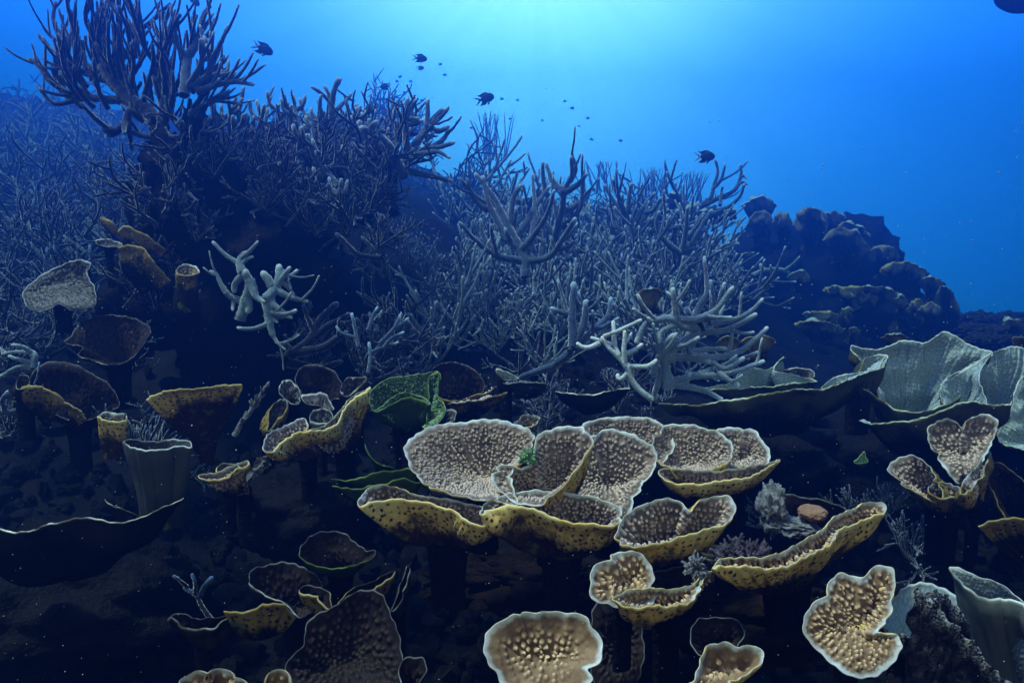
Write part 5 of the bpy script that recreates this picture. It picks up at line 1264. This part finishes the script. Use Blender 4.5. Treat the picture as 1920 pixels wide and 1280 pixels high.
scatter([(-40, 560, 330, 700, 1, 2.7, 3.4), (-40, 800, 300, 960, 1, 1.95, 2.4), (300, 1000, 900, 1160, 0.6, 1.8, 2.1), (1450, 850, 1750, 1000, 0.6, 2.2, 2.7), (850, 700, 1250, 780, 1, 2.7, 3.0)], 22, 0.6,
        'dim broken staghorn twigs lying in the dark between the plates', 'broken staghorn twigs in the dark', 12, mats=DARKM)
def rubble():
    rng = np.random.default_rng(31)
    V_, F_ = [], []
    n_ = 0
    for _ in range(1500):
        px, py = rng.uniform(-100, 2020), rng.uniform(640, 1300)
        d = float(np.interp(py, (640, 800, 1050, 1300), (3.9, 3.05, 2.4, 1.75))) * rng.uniform(0.9, 1.1)
        p = P(px, py, d); p[2] = float(ground_z(p[0], p[1])) + 0.05 * noise.fractal(Vector((p[0] * 2.2, p[1] * 2.2, 3.1)), 1.0, 2.1, 5)
        r = rng.uniform(0.012, 0.04)
        o_ = octa_s * (r * rng.uniform(0.6, 1.4, 3)) * rng.uniform(0.7, 1.3, (len(octa_s), 1))
        a = rng.uniform(0, 6.28); c_, s_ = math.cos(a), math.sin(a)
        o_ = o_ @ np.array(((c_, -s_, 0), (s_, c_, 0), (0, 0, 1)))
        V_.append(o_ + p); F_.append(octa_f + n_); n_ += len(octa_s)
    tag(mesh_obj('coral_rubble', np.vstack(V_), np.vstack(F_), [RUB], smooth=False), kind='stuff')
import bmesh
bm_ = bmesh.new(); bmesh.ops.create_icosphere(bm_, subdivisions=2, radius=1)
octa_s = np.array([v.co[:] for v in bm_.verts]); octa_f = np.array([[v.index for v in f.verts] for f in bm_.faces]); bm_.free()
RUB = simple_mat('dark_rubble', (0.0012, 0.0012, 0.0015), (0.008, 0.0075, 0.007), 40, bscale=200, bstr=1.0, bdist=0.01)
rubble()

# ---------------------------------------------------------------- shelves on the shaded mound
BR = plate_under_mat('brown_shelf_edge', (0.15, 0.14, 0.11), (0.008, 0.007, 0.006), (0.04, 0.03, 0.02), (0.18, 0.18, 0.15), dots=0, reach=0.085, trans=0.25, weed=(0.06, 0.05, 0.02))
GO = plate_under_mat('golden_shelf_edge', (0.26, 0.23, 0.08), (0.008, 0.007, 0.005), (0.07, 0.05, 0.015), (0.30, 0.30, 0.20), dots=0, reach=0.085, trans=0.35, weed=(0.06, 0.06, 0.02))
def shelf(label, x0, x1, ytop, hang, d, mat=BR, lobes=1, sag=6, rise=0.0, skew=0.0):
    """shelf coral seen from the front: rounded lip across the top, body narrowing down and back to the rock"""
    if d >= 4.0 and x0 > 1390 and x1 < 1800: d = d * 1.6
    w_ = (x1 - x0)
    rim = []
    for i in range(17):
        t = i / 16
        y = ytop + max(sag, hang * 0.28) * abs(2 * t - 1) ** 3 + rise * t - 2.6 * abs(math.sin(math.pi * (lobes * 1.7 + 0.6) * t + x0))
        rim.append((x0 + w_ * t, y))
    r = w_ / FPX * d * 0.35
    solo('shelf_coral', label, 'shelf coral', rim, ((x0 + x1) / 2 + skew, ytop + hang * 0.85, d + 0.036 * d), d, group=None, closed=False, bulge=r, b=0.55, br=0.3, thick=0.0045 * d,
         top=TOP_GREY, und=mat, bump=None, wob=0.0013 * d, res=0.0021 * d)
shelf('uppermost brown shelf coral on the mound, nearest the arching staghorn', 1393, 1457, 372, 60, 5.0)
shelf('broad brown shelf below the uppermost one, ragged at its left tip', 1398, 1452, 398, 90, 4.8, lobes=1)
shelf('narrow brown shelf between two wider rounded ones on the mound crest', 1448, 1488, 398, 80, 4.75)
shelf('widest dome-like brown shelf on the crest of the mound', 1484, 1555, 392, 100, 4.7, sag=16)
shelf('folded pale-edged shelf standing upright on the mound crest', 1540, 1584, 397, 50, 4.85, rise=4)
shelf('big rounded brown shelf drooping on the seaward side of the mound', 1545, 1632, 422, 100, 4.6, sag=24, rise=18)
shelf('brown shelf partly hidden behind the drooping rounded shelf', 1570, 1630, 410, 60, 4.8, sag=12, rise=20)
shelf('blunt brown shelf lower down the seaward edge, above the gold bar', 1625, 1686, 462, 70, 4.6, sag=14)
shelf('olive shelf with a pointed seaward tip', 1650, 1738, 492, 70, 4.5, GO, sag=16)
shelf('small dark shelf with a pale notch near the seaward edge', 1722, 1774, 521, 50, 4.5, sag=5)
shelf('blocky brown shelf at the seaward foot of the mound', 1745, 1793, 538, 110, 4.5, sag=6)
shelf('longest golden bar of shelf across the mound face', 1540, 1690, 533, 46, 4.35, GO, lobes=3, sag=6, rise=8)
shelf('short golden bar of shelf hanging under the longest bar', 1592, 1648, 552, 34, 4.3, GO, sag=5)
shelf('stubby golden lobe at the right end of the longest bar', 1676, 1704, 554, 40, 4.3, GO)
shelf('small brown ledge at the end of the long crooked twig coral', 1478, 1518, 508, 44, 4.4, GO)
shelf('short golden wedge of shelf above the lower gold bar', 1506, 1576, 584, 34, 4.15, GO, lobes=2, rise=-2)
shelf('small golden lobe right of the short golden wedge', 1574, 1598, 580, 34, 4.15, GO, rise=-4)
shelf('lower gold bar of shelf near the mound foot', 1490, 1588, 600, 34, 4.05, GO, lobes=2, rise=8)
shelf('tiny golden lobe closing the lower gold bar', 1586, 1612, 613, 26, 4.05, GO)
shelf('dim olive shelf in the shade under the stubby lobe', 1676, 1706, 576, 50, 4.4, GO)
shelf('dim olive shelf with a hooked tip near the blocky brown shelf', 1700, 1732, 566, 50, 4.45, GO, rise=-6)
shelf('dark shelf with a bluish lip at the seaward foot', 1716, 1768, 572, 70, 4.35, rise=-4)
shelf('faint golden shelf just above the broad fan coral', 1648, 1704, 628, 30, 3.7, GO, lobes=2)
shelf('left gold bar of shelf behind the tines of the pale staghorn', 1340, 1390, 632, 40, 3.1, GO, sag=5)
shelf('right gold bar of shelf beyond the tines of the pale staghorn', 1386, 1455, 632, 44, 3.1, GO, sag=7)
shelf('round gold cup of shelf alone amid the thicket', 1190, 1246, 541, 46, 3.3, GO, sag=6)
shelf('hazy brown shelf behind the large upright staghorn', 965, 1010, 372, 40, 6.6)
shelf('dark low shelf beside the hazy brown shelf', 1000, 1030, 358, 50, 6.8)
shelf('faint brown hump of shelf on the thicket crest', 1250, 1282, 366, 30, 7.0)
solo('shelf_coral', 'wide thin dark table of coral across the thicket crest', 'table coral',
     [(1150, 392), (1180, 381), (1230, 376), (1290, 378), (1330, 388), (1380, 392), (1330, 396), (1250, 394)], (1260, 440, 8.2), 7.8, tau=8, top=TOP_GREY, und=UND_DARK, bump=None, res=0.012, thick=0.04)
# far reef flat at the right
rngf = np.random.default_rng(77)
for i, (x, y, d, w_) in enumerate([(1812, 596, 7.6, 34), (1842, 590, 8.2, 30), (1868, 596, 7.8, 26), (1895, 590, 8.4, 30), (1830, 612, 6.8, 30), (1862, 618, 6.4, 34), (1895, 612, 6.8, 36), (1920, 602, 7.4, 34), (1842, 632, 5.8, 30), (1880, 634, 5.6, 30), (1915, 628, 6.0, 30)]):
    rock('coral_rock', 'low crusty coral head on the distant reef flat beside open water', 'rock', x, y + 10, d, w_, 15, w_ / FPX * d * 0.8, CRAG, seed=40 + i, amp=0.45, group='coral heads on the distant reef flat', freq=3)
shelf('small gold-edged shelf on the distant reef flat', 1878, 1914, 604, 22, 5.9, GO, rise=-6)
solo('plate_coral', 'dark upright plate slicing in from the right edge above the fans', 'plate coral',
     [(1898, 634), (1915, 632), (1960, 636), (1980, 700), (1920, 690), (1905, 660)], (1950, 740, 3.0), 2.9, tau=60, top=TOP_DIM, und=UND_DARK, bump=(0.014, 0.003))

# ---------------------------------------------------------------- fish
def fish_parts():
    """damselfish, length 1 along +X (head), body deep and flat; returns meshes of its parts"""
    n, m = 26, 18
    V = []
    for i in range(n):
        t = i / (n - 1)
        x = 0.42 - 0.70 * t
        h = 0.245 * (math.sin(math.pi * min(1, t * 0.94 + 0.03)) ** 0.62) * (1 - 0.30 * t) + 0.012
        wd = 0.085 * (math.sin(math.pi * min(1, t * 0.9 + 0.05)) ** 0.7) * (1 - 0.5 * t) + 0.006
        if t > 0.9: h = max(h, 0.05)
        zc = 0.015 * math.sin(math.pi * t)
        for j in range(m):
            a = 2 * math.pi * j / m
            V.append((x, wd * math.cos(a), zc + h * math.sin(a)))
    i, j = np.meshgrid(np.arange(n - 1), np.arange(m), indexing='ij')
    F = np.stack([i * m + j, i * m + (j + 1) % m, (i + 1) * m + (j + 1) % m, (i + 1) * m + j], -1).reshape(-1, 4).tolist()
    F += [list(range(m))[::-1], [(n - 1) * m + k for k in range(m)]]
    body = (V, F)
    def fin(poly, th=0.008):
        k = len(poly)
        V = [(x, th, z) for x, z in poly] + [(x, -th, z) for x, z in poly]
        return V, [list(range(k)), list(range(k, 2 * k))[::-1]] + [[a, a + k, (a + 1) % k + k, (a + 1) % k] for a in range(k)]
    tail = fin([(-0.24, 0.05), (-0.34, 0.09), (-0.48, 0.17), (-0.60, 0.22), (-0.46, 0.09), (-0.37, 0.02), (-0.37, -0.02), (-0.46, -0.09), (-0.60, -0.20), (-0.48, -0.17), (-0.34, -0.09), (-0.24, -0.05)])
    dorsal = fin([(0.20, 0.20), (0.08, 0.30), (-0.08, 0.29), (-0.22, 0.25), (-0.40, 0.24), (-0.28, 0.16), (-0.20, 0.10), (0.0, 0.20)])
    anal = fin([(0.02, -0.20), (-0.10, -0.28), (-0.24, -0.28), (-0.40, -0.26), (-0.27, -0.16), (-0.20, -0.10)])
    pelvic = fin([(0.16, -0.20), (0.06, -0.32), (-0.02, -0.30), (0.06, -0.20)])
    return dict(body=body, tail_fin=tail, dorsal_fin=dorsal, anal_fin=anal, pelvic_fin=pelvic)
FP = fish_parts()
FM = {k_: mesh_data('fish_' + k_, v_[0], v_[1], [FISH], smooth=(k_ == 'body')) for k_, v_ in FP.items()}
FMT = mesh_data('fish_tail_pale', *FP['tail_fin'], [FISH_PALE], smooth=False)
def fish(px, py, d, lpx, facing, tilt, label, group=None, yaw=0, pale=False):
    L_ = lpx / FPX * d
    t = thing('damselfish', label, 'fish', P(px, py, d), group)
    t.scale = (L_, L_, L_)
    t.rotation_euler = (0, math.radians(-tilt if facing > 0 else -tilt), math.radians((0 if facing > 0 else 180) + yaw))
    for k_, me in FM.items():
        o = bpy.data.objects.new(k_, FMT if (pale and k_ == 'tail_fin') else me)
        link(o, t)
    return t
fish(495, 93, 4.6, 40, 1, -22, 'dark damselfish beside the top of the thick-stemmed bush, nose dipped', yaw=20, pale=True)
fish(789, 110, 5.6, 28, 1, -4, 'dark damselfish directly above a smaller faded one', yaw=10)
fish(911, 185, 4.9, 38, 1, 18, 'dark damselfish high over the thicket, nose raised, largest in the open water', yaw=8)
fish(1324, 294, 4.5, 40, 1, 2, 'dark damselfish with pale tail hovering over a staghorn tip', yaw=8, pale=True)
fish(722, 163, 6.4, 22, -1, 0, 'dark damselfish facing away from the others, left of the pair', yaw=-10)
fish(366, 3, 5.2, 24, 1, -50, 'damselfish diving out of the top edge above the bush', yaw=20)
fish(789, 128, 9.0, 15, 1, 0, 'faded damselfish just beneath a darker one')
rngf = np.random.default_rng(9)
FAINT = mesh_data('faint_fish', FP['body'][0], FP['body'][1], [FISH])
for x, y in [(771, 153), (751, 144), (745, 153), (833, 141), (825, 121), (760, 174), (745, 183), (790, 189), (704, 188), (940, 186), (970, 188), (957, 223), (1016, 226), (1072, 203), (1103, 222), (1086, 237), (1165, 264), (885, 240), (755, 205), (1110, 262), (1058, 190)]:
    d = rngf.uniform(14, 17.5)
    t = bpy.data.objects.new('damselfish', FAINT)
    L_ = rngf.uniform(8, 12) / FPX * d
    t.location = P(x, y, d); t.scale = (L_, L_, L_); t.rotation_euler = (0, rngf.uniform(-0.3, 0.3), rngf.choice((0, math.pi)) + rngf.uniform(-0.4, 0.4))
    COL.objects.link(t)
    tag(t, 'tiny faint damselfish, one of those dotted in the bright distant water', 'fish', 'tiny faint damselfish in the distant water')
big = fish(1945, -22, 4.2, 190, -1, -14, 'large dark fish poking its belly in at the top right corner')
big.name = 'large_fish'

# ---------------------------------------------------------------- drifting specks
rngs = np.random.default_rng(5)
octa = np.array([(1, 0, 0), (-1, 0, 0), (0, 1, 0), (0, -1, 0), (0, 0, 1), (0, 0, -1)], float)
of = np.array([(0, 2, 4), (2, 1, 4), (1, 3, 4), (3, 0, 4), (2, 0, 5), (1, 2, 5), (3, 1, 5), (0, 3, 5)])
Vs, Fs = [], []
for k_ in range(2600):
    d = 0.55 + 3.2 * rngs.random() ** 1.2
    p = P(rngs.uniform(-300, 2220), rngs.uniform(150, 1400), d)
    r = d / FPX * rngs.choice((0.7, 0.9, 1.2, 1.7), p=(0.4, 0.35, 0.2, 0.05))
    Vs.append(octa * r * rngs.uniform(0.7, 1.3, (1, 3)) + p); Fs.append(of + 6 * k_)
tag(mesh_obj('drifting_specks', np.vstack(Vs), np.vstack(Fs), [SPECK]), kind='stuff')

# ---------------------------------------------------------------- the water's own haze
hm = bpy.data.materials.new('blue_water_haze')
hm.use_nodes = True
hn = hm.node_tree
hn.nodes.clear()
ho = hn.nodes.new('ShaderNodeOutputMaterial')
hv = hn.nodes.new('ShaderNodeVolumePrincipled')
hv.inputs['Color'].default_value = (0.02, 0.11, 0.62, 1)
hv.inputs['Absorption Color'].default_value = (0.14, 0.49, 1.0, 1)
hv.inputs['Density'].default_value = 0.20
hv.inputs['Anisotropy'].default_value = 0.80
hv.inputs['Density Attribute'].default_value = ''
hv.inputs['Temperature Attribute'].default_value = ''
hn.links.new(hv.outputs[0], ho.inputs['Volume'])
def box_mesh(x0, x1, y0, y1, z0, z1):
    V = [(x, y, z) for z in (z0, z1) for y in (y0, y1) for x in (x0, x1)]
    return V, [[0, 2, 3, 1], [4, 5, 7, 6], [0, 1, 5, 4], [2, 6, 7, 3], [0, 4, 6, 2], [1, 3, 7, 5]]
bpy.context.view_layer.update()
ztop = max((o.matrix_world @ Vector(c)).z for o in COL.objects if o.type == 'MESH' for c in o.bound_box)
print('ZTOP', ztop)
V, F = box_mesh(-16.5, 16.5, -1.6, 19.0, -6.5, ztop + 0.12)
tag(mesh_obj('haze', V, F, [hm], smooth=False), kind='stuff')
